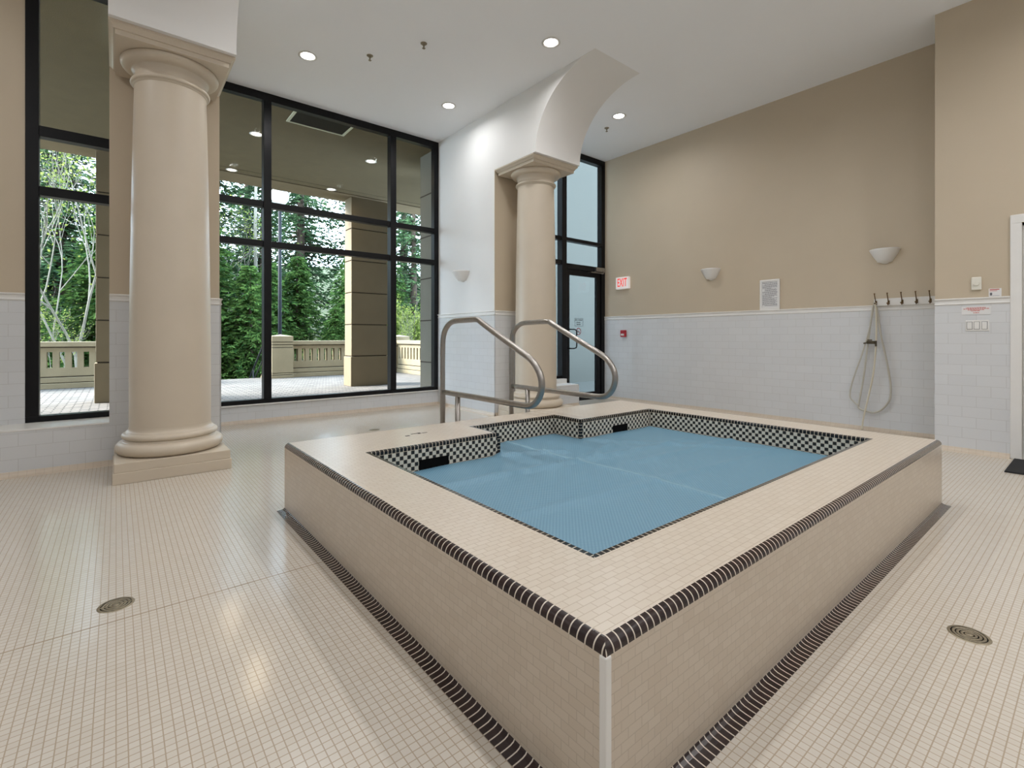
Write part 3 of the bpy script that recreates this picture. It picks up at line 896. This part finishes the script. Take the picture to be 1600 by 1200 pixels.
hr = thing('hook_rail', 'white coat hook rail with five bronze hooks above the chair rail', 'hook rail', (XR - 0.03, 1.475, RAIL - 0.02))
part(hr, 'board', MB().box(XR - 0.045, XR - 0.026, 1.125, 1.745, 1.463, 1.548).box(XR - 0.026, XR, 1.125, 1.745, RAIL, 1.548), M['white'], bevel=0.004)
for y in (1.725, 1.605, 1.480, 1.352, 1.235):
    hk = MB().tube(smooth_path([(XR - 0.048, y, 1.50), (XR - 0.062, y, 1.515), (XR - 0.085, y, 1.550), (XR - 0.105, y, 1.585), (XR - 0.108, y, 1.600)], 4), 0.005, 8)
    hk.tube(smooth_path([(XR - 0.048, y, 1.50), (XR - 0.056, y, 1.482), (XR - 0.075, y, 1.470), (XR - 0.090, y, 1.482)], 4), 0.0045, 8)
    hk.lathe([(0, -0.008), (0.007, -0.005), (0.009, 0.0), (0.007, 0.005), (0, 0.008)], (XR - 0.108, y, 1.602), 10)
    hk.lathe([(0, -0.010), (0.009, -0.006), (0.012, 0.0), (0.009, 0.006), (0, 0.010)], (XR - 0.092, y, 1.490), 10)
    hk.box(XR - 0.050, XR - 0.045, y - 0.010, y + 0.010, 1.478, 1.522)
    part(hr, 'hook', hk, M['bronze'], 'bronze hook')

hs = thing('hose', 'cream hose looped over the first hook of the hook rail', 'hose', (XR - 0.05, 1.76, 0.0))
X = XR - 0.075
def HP(l): return [(X + (dx if len(p_) > 2 else 0), p_[0], p_[1]) for p_ in l for dx in [p_[2] if len(p_) > 2 else 0]]
outer = HP([(1.712, 1.46, -0.0), (1.700, 1.36), (1.668, 1.10), (1.625, 0.86, 0.01), (1.592, 0.62, 0.02), (1.584, 0.47, 0.02), (1.60, 0.37, 0.02), (1.66, 0.275, 0.02), (1.73, 0.225, 0.02), (1.80, 0.225, 0.02), (1.885, 0.25, 0.02),
            (1.893, 0.30, 0.02), (1.875, 0.42, 0.02), (1.838, 0.66, 0.01), (1.80, 1.0), (1.765, 1.30), (1.737, 1.478), (1.728, 1.495, -0.006), (1.719, 1.485)])
part(hs, 'loop', MB().tube(smooth_path(outer, 5), 0.0105, 10), M['hosegrey'], 'greyer inner loop')
big = HP([(1.735, 1.482, -0.018), (1.75, 1.42, -0.015), (1.785, 1.17, -0.01), (1.86, 0.88), (1.93, 0.66, 0.015), (1.972, 0.50, 0.02), (1.982, 0.40, 0.02), (1.972, 0.362, 0.02), (1.93, 0.315, 0.02), (1.89, 0.29, 0.0)])
part(hs, 'loop', MB().tube(smooth_path(big, 5), 0.0085, 10), M['hosegrey'])
feed = HP([(1.725, 1.484, -0.018), (1.713, 1.40, -0.015), (1.712, 1.15, -0.012), (1.722, 0.90, -0.01), (1.745, 0.65, -0.01), (1.79, 0.40, -0.008), (1.825, 0.22, -0.008), (1.845, 0.10, -0.008), (1.852, 0.012, -0.008)])
part(hs, 'feed_hose', MB().tube(smooth_path(feed, 5), 0.009, 10), M['hose'])
vz, vy = 1.04, 1.775
part(hs, 'valve', MB().box(X - 0.035, X - 0.005, vy - 0.05, vy + 0.025, vz - 0.018, vz + 0.018).tube([(X - 0.02, vy + 0.025, vz - 0.005), (X - 0.02, vy + 0.06, vz - 0.012)], 0.008, 10).box(X - 0.03, X - 0.01, vy - 0.025, vy + 0.02, vz + 0.02, vz + 0.034).box(X - 0.03, X - 0.01, 1.705, 1.722, 0.995, 1.06), plain('tarnished_brass', lin(84, 76, 60), 0.35, 0.7), 'dark brass valve', bevel=0.004)

# things on the projecting right section
t = thing('wall_dial', 'small white thermostat dial above the chair rail', 'thermostat', (XR2, 0.80, 1.545))
part(t, 'plate', MB().box(XR2 - 0.022, XR2, 0.763, 0.834, 1.545, 1.668), M['plastic'], bevel=0.008)
kn = MB()
for k in range(20):
    a0, a1 = 2 * math.pi * k / 20, 2 * math.pi * (k + 1) / 20
    P = lambda r, a, x: (XR2 - x, 0.797 + r * math.cos(a), 1.605 + r * math.sin(a))
    kn.face([P(0.022, a0, 0.02), P(0.022, a1, 0.02), P(0.018, a1, 0.036), P(0.018, a0, 0.036)], [(0, 0)] * 4, True)
    kn.face([P(0.0, 0, 0.036), P(0.018, a0, 0.036), P(0.018, a1, 0.036)], [(0, 0)] * 3)
part(t, 'dial', kn, M['plastic'])
s = thing('wall_sticker', 'small white instruction sticker beside the white door', 'sign', (XR2, 0.675, 1.478))
part(s, 'card', MB().box(XR2 - 0.004, XR2, 0.632, 0.716, 1.478, 1.552), M['paper'])
part(s, 'heading_line', MB().box(XR2 - 0.0048, XR2 - 0.004, 0.645, 0.710, 1.538, 1.546), M['redink'], 'red heading line')
part(s, 'heading_line', MB().box(XR2 - 0.0048, XR2 - 0.004, 0.66, 0.710, 1.528, 1.532), M['redink'], 'red heading line')
part(s, 'symbol', MB().box(XR2 - 0.0048, XR2 - 0.004, 0.693, 0.708, 1.488, 1.514).box(XR2 - 0.0048, XR2 - 0.004, 0.645, 0.690, 1.485, 1.487), M['ink'], 'grey symbol')
x2 = XR2 - WT
s = thing('warning_plate', 'white plate with red warning lines above the light switches', 'sign', (x2, 0.80, 1.31))
part(s, 'plate', MB().box(x2 - 0.004, x2, 0.699, 0.902, 1.315, 1.392), M['paper'])
wl = MB()
for z, a, b in ((1.376, 0.735, 0.872), (1.366, 0.712, 0.890), (1.356, 0.745, 0.86), (1.346, 0.775, 0.835), (1.328, 0.78, 0.82)):
    y = a
    while y < b:
        ww = rnd.uniform(0.006, 0.02)
        wl.box(x2 - 0.0046, x2 - 0.004, y, min(b, y + ww), z, z + 0.006)
        y += ww + 0.003
part(s, 'printed_lines', wl, M['redink'], 'red text lines')
s = thing('switch_plate', 'white three-gang light switch plate on the tiles', 'light switch', (x2, 0.79, 1.16))
part(s, 'plate', MB().box(x2 - 0.006, x2, 0.712, 0.874, 1.16, 1.262), M['white'], bevel=0.002)
for y in (0.742, 0.795, 0.845):
    part(s, 'rocker_gap', MB().box(x2 - 0.0066, x2 - 0.005, y - 0.020, y + 0.020, 1.175, 1.247), M['ink'], 'thin dark gap around the rocker')
for y in (0.742, 0.795, 0.845):
    part(s, 'rocker', MB().box(x2 - 0.012, x2 - 0.006, y - 0.017, y + 0.017, 1.178, 1.244), M['white'], bevel=0.002)
m_ = solo('door_mat', MB().box(5.62, 6.27, -0.45, 0.548, 0.0, 0.012), M['mat'], 'black mat on the floor before the white door', 'mat', (5.94, 0.05, 0), bevel=0.004)

# signs on the glass door
yg = YD + 0.042
s = thing('door_notice', 'small clear notice with dark lettering on the glass door', 'sign', (6.26, yg, 1.33))
part(s, 'border', MB().box(6.165, 6.375, yg - 0.002, yg - 0.0005, 1.425, 1.431).box(6.165, 6.375, yg - 0.002, yg - 0.0005, 1.295, 1.300).box(6.165, 6.170, yg - 0.002, yg - 0.0005, 1.300, 1.425).box(6.370, 6.375, yg - 0.002, yg - 0.0005, 1.300, 1.425), M['darkink'])
nl, nh = MB(), MB()
for z, a, b in ((1.402, 6.175, 6.235), (1.402, 6.252, 6.36), (1.392, 6.175, 6.235), (1.392, 6.252, 6.36), (1.362, 6.205, 6.31), (1.354, 6.215, 6.30), (1.328, 6.205, 6.25), (1.328, 6.262, 6.315), (1.318, 6.21, 6.31)):
    x = a
    while x < b:
        ww = rnd.uniform(0.006, 0.016)
        (nh if z > 1.38 else nl).box(x, min(b, x + ww), yg - 0.002, yg - 0.0005, z, z + 0.008)
        x += ww + 0.004
part(s, 'printed_lines', nl, M['darkink'])
part(s, 'printed_heading', nh, M['darkink'])
s = thing('no_smoking_sign', 'round no smoking sticker with a red ring on the glass door', 'sign', (6.255, yg, 1.12))
def ring(cx, cz, r0, r1, y, seg=40):
    mb = MB()
    for k in range(seg):
        a0, a1 = 2 * math.pi * k / seg, 2 * math.pi * (k + 1) / seg
        P = lambda r, a, yy: (cx + r * math.cos(a), yy, cz + r * math.sin(a))
        mb.face([P(r0, a0, y), P(r1, a0, y), P(r1, a1, y), P(r0, a1, y)])
        mb.face([P(r1, a0, y), P(r1, a0, y + 0.0015), P(r1, a1, y + 0.0015), P(r1, a1, y)])
    return mb
sgx, sgz = 6.255, 1.20
part(s, 'disc', ring(sgx, sgz, 0.0, 0.068, yg - 0.0018), plain('pale_pink_sticker', lin(222, 206, 214), 0.5))
part(s, 'cigarette', MB().box(sgx - 0.032, sgx + 0.028, yg - 0.0026, yg - 0.0019, sgz - 0.010, sgz + 0.004), M['darkink'])
rg = ring(sgx, sgz, 0.050, 0.064, yg - 0.0032)
a = math.radians(-45)
ux, uz, px, pz = math.cos(a) * 0.055, math.sin(a) * 0.055, -math.sin(a) * 0.005, math.cos(a) * 0.005
rg.face([(sgx - ux - px, yg - 0.0034, sgz - uz - pz), (sgx + ux - px, yg - 0.0034, sgz + uz - pz), (sgx + ux + px, yg - 0.0034, sgz + uz + pz), (sgx - ux + px, yg - 0.0034, sgz - uz + pz)])
part(s, 'prohibition_ring', rg, plain('dark_red_ring', lin(150, 50, 62), 0.5), 'red ring with a diagonal bar')

# floor drains
def drain(x, y, label):
    d = thing('floor_drain', label, 'drain', (x, y, 0), 'round floor drains')
    part(d, 'rim', MB().lathe([(0.052, 0.002), (0.060, 0.002), (0.062, 0.0)], (x, y, 0), 40), M['grate'])
    part(d, 'sump', MB().lathe([(0.0, 0.0006), (0.052, 0.0006)], (x, y, 0), 40), M['dark'])
    g = MB()
    for r in (0.008, 0.020, 0.032, 0.044):
        g.lathe([(r - 0.0042, 0.0008), (r - 0.0042, 0.0022), (r + 0.0042, 0.0022), (r + 0.0042, 0.0008)], (x, y, 0), 36)
    g.box(x - 0.052, x + 0.052, y - 0.0045, y + 0.0045, 0.0008, 0.0024)
    g.lathe([(0.0, 0.003), (0.006, 0.003), (0.007, 0.0022)], (x, y, 0), 16)
    part(d, 'grate', g, M['grate'])
drain(0.0, 2.58, 'round floor drain left of the tub, in the open mosaic floor')
drain(2.446, 0.33, 'round floor drain beside the front side of the tub')
drain(2.384, 5.525, 'floor drain below the bay window beyond the tub')

# ------------------------------------------------------------------ terrace outside
GZ = -0.05
SOF = 4.386
struct('terrace_paving', MB().box(-9, PL0, 5.95, 15.25, -0.35, GZ).box(PL0, 5.2, 7.1, 15.25, -0.35, GZ).box(5.2, 8.2, 8.6, 15.25, -0.35, GZ), M['paver'])
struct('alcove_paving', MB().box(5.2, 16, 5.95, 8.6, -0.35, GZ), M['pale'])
so = shell('terrace_soffit')
part(so, 'soffit_slab', MB().box(-9, -0.0, 5.96, 11.0, SOF, SOF + 5).box(0.0, 5.2, 7.1, 11.0, SOF, SOF + 5).box(5.2, 8.2, 8.8, 11.0, SOF, SOF + 5), M['soffit'])  # slab carried far up above the soffit, unseen, to block the sun
part(so, 'edge_groove', MB().box(-9, 8.2, 11.0, 11.07, SOF + 0.05, SOF + 0.5).box(-9, 8.2, 10.76, 10.772, SOF - 0.002, SOF), M['groove'])
part(so, 'edge_beam', MB().box(-9, 8.2, 11.07, 11.75, SOF, SOF + 0.6), M['stone'])
ex = shell('exterior_pilaster')
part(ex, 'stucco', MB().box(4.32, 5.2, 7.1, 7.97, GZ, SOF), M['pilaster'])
gj = MB()
for z in (0.656, 1.40, 2.15, 2.9, 3.65):
    gj.box(4.317, 4.32, 7.1, 7.97, z - 0.011, z + 0.011)
part(ex, 'joint', gj, M['groove'])
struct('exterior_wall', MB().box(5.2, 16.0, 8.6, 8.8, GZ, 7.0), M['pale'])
struct('exterior_building_wall', MB().box(-9, XB - 0.15, 5.7, 5.95, GZ, SOF), M['stone'])

def ext_column(x0, label):
    c = thing('terrace_column', label, 'column', (x0 + 0.45, 11.4, GZ), 'square stone columns of the terrace', 'thing')
    y0, y1 = 11.18, 11.60
    part(c, 'base_block', MB().box(x0 - 0.02, x0 + 0.92, y0 - 0.02, y1 + 0.02, GZ, 0.645), M['stone'], bevel=0.01)
    part(c, 'shaft', MB().box(x0 + 0.018, x0 + 0.882, y0 + 0.018, y1 - 0.018, 0.645, SOF), M['groove'])
    zs = [0.667, 1.40, 2.15, 2.90, 3.65, SOF]
    for a, b in zip(zs, zs[1:]):
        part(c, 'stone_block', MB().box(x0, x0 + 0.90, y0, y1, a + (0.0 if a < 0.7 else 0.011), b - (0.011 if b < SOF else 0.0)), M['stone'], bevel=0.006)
    return c
ext_column(4.262, 'square stone terrace column seen through the middle of the bay window')
ext_column(-0.275, 'square stone terrace column seen through the narrow left window')

def vent():
    v = thing('soffit_vent', 'dark rectangular vent grille in the terrace soffit', 'vent', (2.45, 7.65, SOF))
    part(v, 'frame', MB().box(2.0, 2.04, 7.42, 7.89, SOF - 0.012, SOF).box(2.84, 2.88, 7.42, 7.89, SOF - 0.012, SOF).box(2.04, 2.84, 7.86, 7.89, SOF - 0.012, SOF).box(2.04, 2.84, 7.42, 7.45, SOF - 0.012, SOF), M['ventrim'])
    g = MB().box(2.04, 2.84, 7.45, 7.86, SOF - 0.004, SOF)
    for k in range(16):
        y = 7.46 + k * 0.025
        g.box(2.04, 2.84, y, y + 0.008, SOF - 0.010, SOF - 0.004)
    part(v, 'grille', g, M['vent'])
vent()
for (x, y), lab in (((1.76, 8.71), 'warm soffit light nearest the window, at the left'), ((3.69, 8.71), 'warm soffit light nearest the window, at the right'),
                    ((1.76, 10.88), 'warm soffit light at the outer soffit edge, at the left'), ((3.71, 10.92), 'warm soffit light at the outer soffit edge, at the right')):
    downlight((x, y, SOF), lab, 'soflamp', 6.0, 0.075, 'warm terrace soffit lights', (1.0, 0.82, 0.55))

# balustrades: plinth, pierced panel and cap, running along x or y
def balustrade(x0, x1, y, label, along='x', x=0.0):
    b = thing('balustrade', label, 'balustrade', ((x0 + x1) / 2, y, GZ) if along == 'x' else (y, (x0 + x1) / 2, GZ), 'concrete balustrades around the terrace', 'thing')
    def bx(mb, a, c, t0, t1, z0, z1):
        return mb.box(a, c, y - t0, y + t1, z0, z1) if along == 'x' else mb.box(y - t0, y + t1, a, c, z0, z1)
    part(b, 'plinth', bx(bx(MB(), x0, x1, 0.14, 0.12, GZ, 0.07), x0, x1, 0.12, 0.12, 0.085, 0.20), M['balu'], bevel=0.008)
    part(b, 'plinth_joint', bx(bx(MB(), x0, x1, 0.10, 0.10, 0.07, 0.085), x0, x1, 0.085, 0.085, 0.20, 0.225), M['groove'])
    pn = MB()
    bx(pn, x0, x1, 0.10, 0.10, 0.225, 0.41); bx(pn, x0, x1, 0.10, 0.10, 0.77, 0.865)
    n = max(1, int((x1 - x0) / 0.20))
    p = (x1 - x0) / n
    for k in range(n):
        bx(pn, x0 + k * p - (0 if k == 0 else 0.055), x0 + k * p + 0.055, 0.10, 0.10, 0.41, 0.77)
    bx(pn, x1 - 0.055, x1, 0.10, 0.10, 0.41, 0.77)
    part(b, 'pierced_panel', pn, M['balu'])
    part(b, 'cap', bx(MB(), x0, x1, 0.16, 0.16, 0.885, 1.0), M['balu'], bevel=0.012)
    part(b, 'cap_joint', bx(MB(), x0, x1, 0.085, 0.085, 0.865, 0.885), M['groove'])
def pedestal(x0, x1, y, label):
    p = thing('pedestal', label, 'pedestal', ((x0 + x1) / 2, y, GZ), 'concrete balustrade pedestals', 'thing')
    a, b = y - 0.25, y + 0.25
    part(p, 'body', MB().box(x0, x1, a, b, 0.10, 0.80), M['balu'], bevel=0.008)
    part(p, 'foot', MB().box(x0 - 0.01, x1 + 0.01, a - 0.01, b + 0.01, GZ, 0.03).box(x0, x1, a, b, 0.045, 0.085), M['balu'], bevel=0.006)
    part(p, 'groove', MB().box(x0 + 0.015, x1 - 0.015, a + 0.015, b - 0.015, 0.03, 1.0), M['groove'])
    cpm = MB().box(x0, x1, a, b, 0.82, 0.88).box(x0, x1, a, b, 0.90, 0.955).box(x0, x1, a, b, 0.975, 1.13)
    cx, cy = (x0 + x1) / 2, y
    for p0, p1 in (((x0, a), (x1, a)), ((x1, a), (x1, b)), ((x1, b), (x0, b)), ((x0, b), (x0, a))):
        cpm.face([(p0[0], p0[1], 1.13), (p1[0], p1[1], 1.13), (cx, cy, 1.18)])
    part(p, 'cap', cpm, M['balu'])
YBAL = 14.95
pedestal(3.36, 3.92, YBAL, 'pedestal at the top of the stair, in front of the lamp post')
balustrade(3.93, 7.10, YBAL, 'far balustrade right of the stair pedestal, facing the bay window')
pedestal(7.10, 7.62, YBAL + 0.1, 'corner pedestal at the far right end of the terrace')
balustrade(9.51, 14.8, 7.30, 'sunlit right-hand balustrade coming back towards the building', 'y')
balustrade(-7.0, 0.60, YBAL, 'balustrade seen through the narrow left window')
pedestal(0.61, 1.17, YBAL, 'pedestal at the other side of the stair, left of the steps')

# stair beyond the terrace edge, with its black handrail
st = MB()
for k in range(9):
    st.box(1.2, 3.36, 15.25 + 0.3 * k, 15.55 + 0.3 * k, -2.6, GZ - 0.17 * (k + 1))
solo('garden_steps', st, M['balu'], 'concrete steps going down from the terrace gap', 'steps', (2.3, 15.25, -2.6), kind='thing')
wall = MB()
wp = [(15.2, 0.55), (15.2, -2.6), (18.0, -2.6), (18.0, -1.3)]
L = [(3.38, y, z) for y, z in wp]; Rr = [(3.60, y, z) for y, z in wp]
wall.face(L); wall.face(Rr[::-1])
for i in range(4):
    j = (i + 1) % 4
    wall.face([L[j], L[i], Rr[i], Rr[j]])
solo('stair_wall', wall, M['balu'], 'sloping concrete side wall of the steps behind the pedestal', 'wall', (3.49, 16, -2.6), kind='thing')
sr = thing('stair_railing', 'black metal stair rail sloping down beside the pedestal', 'railing', (3.25, 15.3, -0.3))
part(sr, 'rail', MB().tube([(3.25, 15.2, 0.88), (3.25, 17.8, -0.62)], 0.025, 10).tube([(3.25, 15.2, 0.50), (3.25, 17.8, -1.0)], 0.018, 10), M['polemetal'])
for y, zt_ in ((15.3, 0.82), (16.5, 0.13), (17.7, -0.56)):
    k = int((y - 15.25) / 0.3)
    part(sr, 'post', MB().tube([(3.25, y, GZ - 0.17 * (k + 1)), (3.25, y, zt_)], 0.02, 10), M['polemetal'])

# lamp post behind the pedestal
lx, ly = 4.0, 16.5
lp = thing('lamp_post', 'tall black lamp post with a white globe behind the pedestal', 'street lamp', (lx, ly, -2.0), kind='thing')
part(lp, 'pole', MB().tube([(lx, ly, -2.0), (lx, ly, 5.25)], 0.062, 16, True, 0.048).lathe([(0.13, -2.0), (0.13, -1.2), (0.09, -1.0), (0.06, -0.9)], (lx, ly, 0), 20), M['polemetal'])
gl = [(0.10, 5.25)] + [(0.262 * math.sin(t), 5.55 - 0.30 * math.cos(t)) for t in [math.radians(a) for a in range(25, 141, 10)]] + [(0.15, 5.80), (0.13, 5.86), (0.15, 5.90), (0.20, 5.95), (0.0, 5.98)]
part(lp, 'globe', MB().lathe(gl, (lx, ly, 0), 32), M['globe'], 'white glass globe')

# wooded slope
def slope():
    mb = MB()
    rn = random.Random(5)
    xs = [-24 + 2.5 * i for i in range(27)]
    ys = [15.3, 18, 21, 24, 28, 33, 40, 50]
    zs = [-2.6, -2.4, -2.0, -1.3, 0.0, 2.0, 5.0, 8.0]
    hts = [[zs[j] + rn.uniform(-0.2, 0.2) for j in range(len(ys))] for _ in xs]
    for i in range(len(xs) - 1):
        for j in range(len(ys) - 1):
            mb.face([(xs[i], ys[j], hts[i][j]), (xs[i + 1], ys[j], hts[i + 1][j]), (xs[i + 1], ys[j + 1], hts[i + 1][j + 1]), (xs[i], ys[j + 1], hts[i][j + 1])], None, True)
    return mb
struct('hillside_ground', slope(), M['earth'])

# ------------------------------------------------------------------ trees
def leaf(mb, p, d, side, ln, wd):
    a = p; b = p + d * ln
    mid = p + d * ln * 0.45
    mb.face([a, mid + side * wd, b, mid - side * wd], [(0, 0)] * 4)

def rv(rn): 
    return Vector((rn.uniform(-1, 1), rn.uniform(-1, 1), rn.uniform(-1, 1)))

def conifer(seed, h, rad, z0, levels, per, sprays, ln, wd, droop, fill=1.0):
    rn = random.Random(seed)
    cr, tr = MB(), MB()
    tr.tube([(0, 0, 0), (0.03, 0.02, h * 0.5), (0, 0, h * 0.98)], 0.02 * h + 0.03, 8, True, 0.01)
    for i in range(levels):
        t = i / levels
        z = z0 + (h - z0) * t
        R0 = rad * (1 - t) ** 0.75 + 0.12
        for k in range(per):
            if rn.random() > fill: continue
            az = rn.uniform(0, 2 * math.pi)
            L = R0 * rn.uniform(0.65, 1.1)
            dirv = Vector((math.cos(az), math.sin(az), 0))
            n = max(3, int(sprays * L / rad) + 2)
            if L > 0.8: tr.tube([Vector((0, 0, z)), dirv * L * 0.55 + Vector((0, 0, z + L * (0.10 - droop * 0.3)))], 0.012 + 0.008 * L, 4, False, 0.006)
            for m in range(n):
                u = (m + rn.random()) / n
                p = dirv * L * u + Vector((0, 0, z + L * (0.22 * u - droop * u * u)))
                p += rv(rn) * 0.10 * (0.4 + L * 0.3)
                for sgn in (-1, 1, 0):
                    d = (dirv * 0.7 + Vector((-dirv.y, dirv.x, 0)) * sgn * rn.uniform(0.6, 1.2) + Vector((0, 0, rn.uniform(-0.75, 0.15)))).normalized()
                    sd = d.cross(rv(rn)).normalized()
                    leaf(cr, p, d, sd, ln * rn.uniform(0.7, 1.3), wd * rn.uniform(0.7, 1.3))
    return cr, tr

def bare_tree(seed, h, spread=0.6, depth=5, r=0.06, leaves=0, lsize=0.07):
    rn = random.Random(seed)
    tr, cr = MB(), MB()
    def grow(p, d, L, r, lev):
        pts = [p]
        q = p
        dd = d
        for i in range(3):
            dd = (dd + rv(rn) * 0.14 + Vector((0, 0, 0.05))).normalized()
            q = q + dd * L / 3
            pts.append(q)
        tr.tube(pts, r, 6 if lev < 2 else 4, False, r * 0.62)
        if lev >= 2 and leaves:
            for _ in range(leaves):
                t = rn.random()
                c = pts[0].lerp(pts[-1], t) + rv(rn) * 0.16
                d2 = rv(rn).normalized()
                leaf(cr, c, d2, d2.cross(rv(rn)).normalized(), lsize * rn.uniform(0.7, 1.4), lsize * 0.4)
        if lev < depth:
            for k in range(3 if lev < 3 else 2):
                nd = (dd + rv(rn) * spread + Vector((0, 0, 0.12))).normalized()
                grow(pts[-1] if k else pts[2], nd, L * rn.uniform(0.62, 0.82), r * 0.58, lev + 1)
    grow(Vector((0, 0, 0)), Vector((0, 0, 1)), h * 0.32, r, 0)
    return cr, tr

def make_tree(name, cr, tr, cm, tm, label, grp):
    t = thing(name, label, 'tree', (0, 0, 0), grp, 'thing')
    part(t, 'trunk', tr, tm)
    if len(cr.f): part(t, 'crown', cr, cm, weld=False)
    return t

firs = [make_tree('fir_tree', *conifer(11 + s, 13.5, 2.5, 1.6, 70, 8, 17, 0.24, 0.036, 0.55, f), M['fir'], M['bark'], 'fir', 'tall firs behind the terrace') for s, f in ((0, 0.8), (1, 0.46))]
ceds = [make_tree('cedar_tree', *conifer(31 + s, 6.6, 1.9, 0.2, 62, 8, 17, 0.17, 0.032, 0.45, 1.0), M['cedar'], M['bark'], 'cedar', 'bright green cedars beyond the balustrade') for s in range(2)]
bush = make_tree('leafy_sapling', *bare_tree(51, 5.2, 0.55, 5, 0.05, 26, 0.10), M['shrub'], M['palebark'], 'sapling', 'young leafy saplings beyond the balustrade')
bare = make_tree('bare_tree', *bare_tree(61, 6.4, 0.6, 6, 0.04, 3, 0.05), M['shrub'], M['palebark'], 'bare', 'pale bare trees beyond the balustrade')

def snag(seed, h):
    rn = random.Random(seed)
    tr = MB().tube([(0, 0, 0), (0.02, 0, h * 0.4), (-0.03, 0.02, h * 0.75), (0, 0, h)], 0.09, 8, True, 0.05)
    for k in range(16):
        z = h * rn.uniform(0.35, 0.97); az = rn.uniform(0, 6.28); L = rn.uniform(0.5, 1.5)
        d = Vector((math.cos(az), math.sin(az), 0))
        tr.tube([Vector((0, 0, z)), d * L * 0.5 + Vector((0, 0, z + 0.12)), d * L + Vector((0, 0, z - 0.15 * L))], 0.018, 5, False, 0.006)
    return MB(), tr
make_tree('dead_tree', *snag(91, 8.8), M['fir'], M['palebark'], 'pale dead trunk with short bare branches among the firs', 'pale bare trees beyond the balustrade').location = (4.33, 21.5, -1.4)
rt = random.Random(77)
def gz(y):
    ys = [15.3, 18, 21, 24, 28, 33, 40, 50]; zs = [-2.6, -2.4, -2.0, -1.3, 0.0, 2.0, 5.0, 8.0]
    for i in range(len(ys) - 1):
        if ys[i] <= y <= ys[i + 1]:
            return zs[i] + (zs[i + 1] - zs[i]) * (y - ys[i]) / (ys[i + 1] - ys[i]) - 0.15
    return zs[-1]
used = set()
def plant(proto, x, y, s, label):
    loc = (x, y, gz(y))
    if proto.name not in used:
        used.add(proto.name)
        proto.location = loc; proto.scale = (s, s, s); proto.rotation_euler[2] = rt.uniform(0, 6.28); proto['label'] = label
        return proto
    return copy_thing(proto, loc, label, rt.uniform(0, 6.28), s)

W = 'seen through the bay window'
N = 'seen through the narrow left window'
for i, (x, y, s) in enumerate(((-4.5, 23, 1.05), (-1.6, 25, 1.1), (0.8, 22.5, 1.0), (3.0, 24, 1.1), (4.9, 23, 0.9), (7.6, 27, 1.15), (10.2, 26, 1.05), (12.6, 24, 1.0), (5.8, 31, 1.1), (9.0, 32, 1.2), (1.8, 30, 1.1), (-3.2, 31, 1.1), (14.5, 29, 1.2), (-7.5, 26, 1.1), (17, 26, 1.1))):
    plant(firs[0 if x < 4.0 else 1], x, y, s, 'tall dark fir in the wood behind the terrace balustrade')
for i, (x, y, s) in enumerate(((1.6, 18.6, 0.95), (2.6, 19.6, 1.1), (3.6, 18.8, 0.92), (5.6, 20.4, 1.0), (7.4, 19.6, 1.02), (6.4, 18.4, 0.72), (9.2, 20.0, 1.1), (11.0, 19.0, 1.0), (-0.4, 20.5, 1.1), (-2.0, 18.8, 0.85), (-3.6, 20.4, 1.0), (-5.4, 19.0, 1.0), (13.0, 20, 1.0), (4.5, 20.0, 0.95))):
    plant(ceds[i % 2], x, y, s, 'bright green cedar growing close behind the terrace balustrade')
for x, y, s in ((9.0, 17.2, 1.0), (10.2, 17.6, 1.05), (6.9, 17.3, 0.62), (8.2, 17.8, 0.8)):
    plant(bush, x, y, s, 'yellow-green leafy sapling behind the far balustrade')
for x, y, s in ((-0.75, 17.4, 1.55), (5.4, 17.2, 0.62), (8.6, 16.8, 0.85), (-1.9, 17.4, 0.8), (2.9, 21.2, 1.4), (4.9, 16.6, 0.42), (5.9, 16.9, 0.5)):
    plant(bare, x, y, s, 'pale bare-branched tree behind the terrace balustrade')
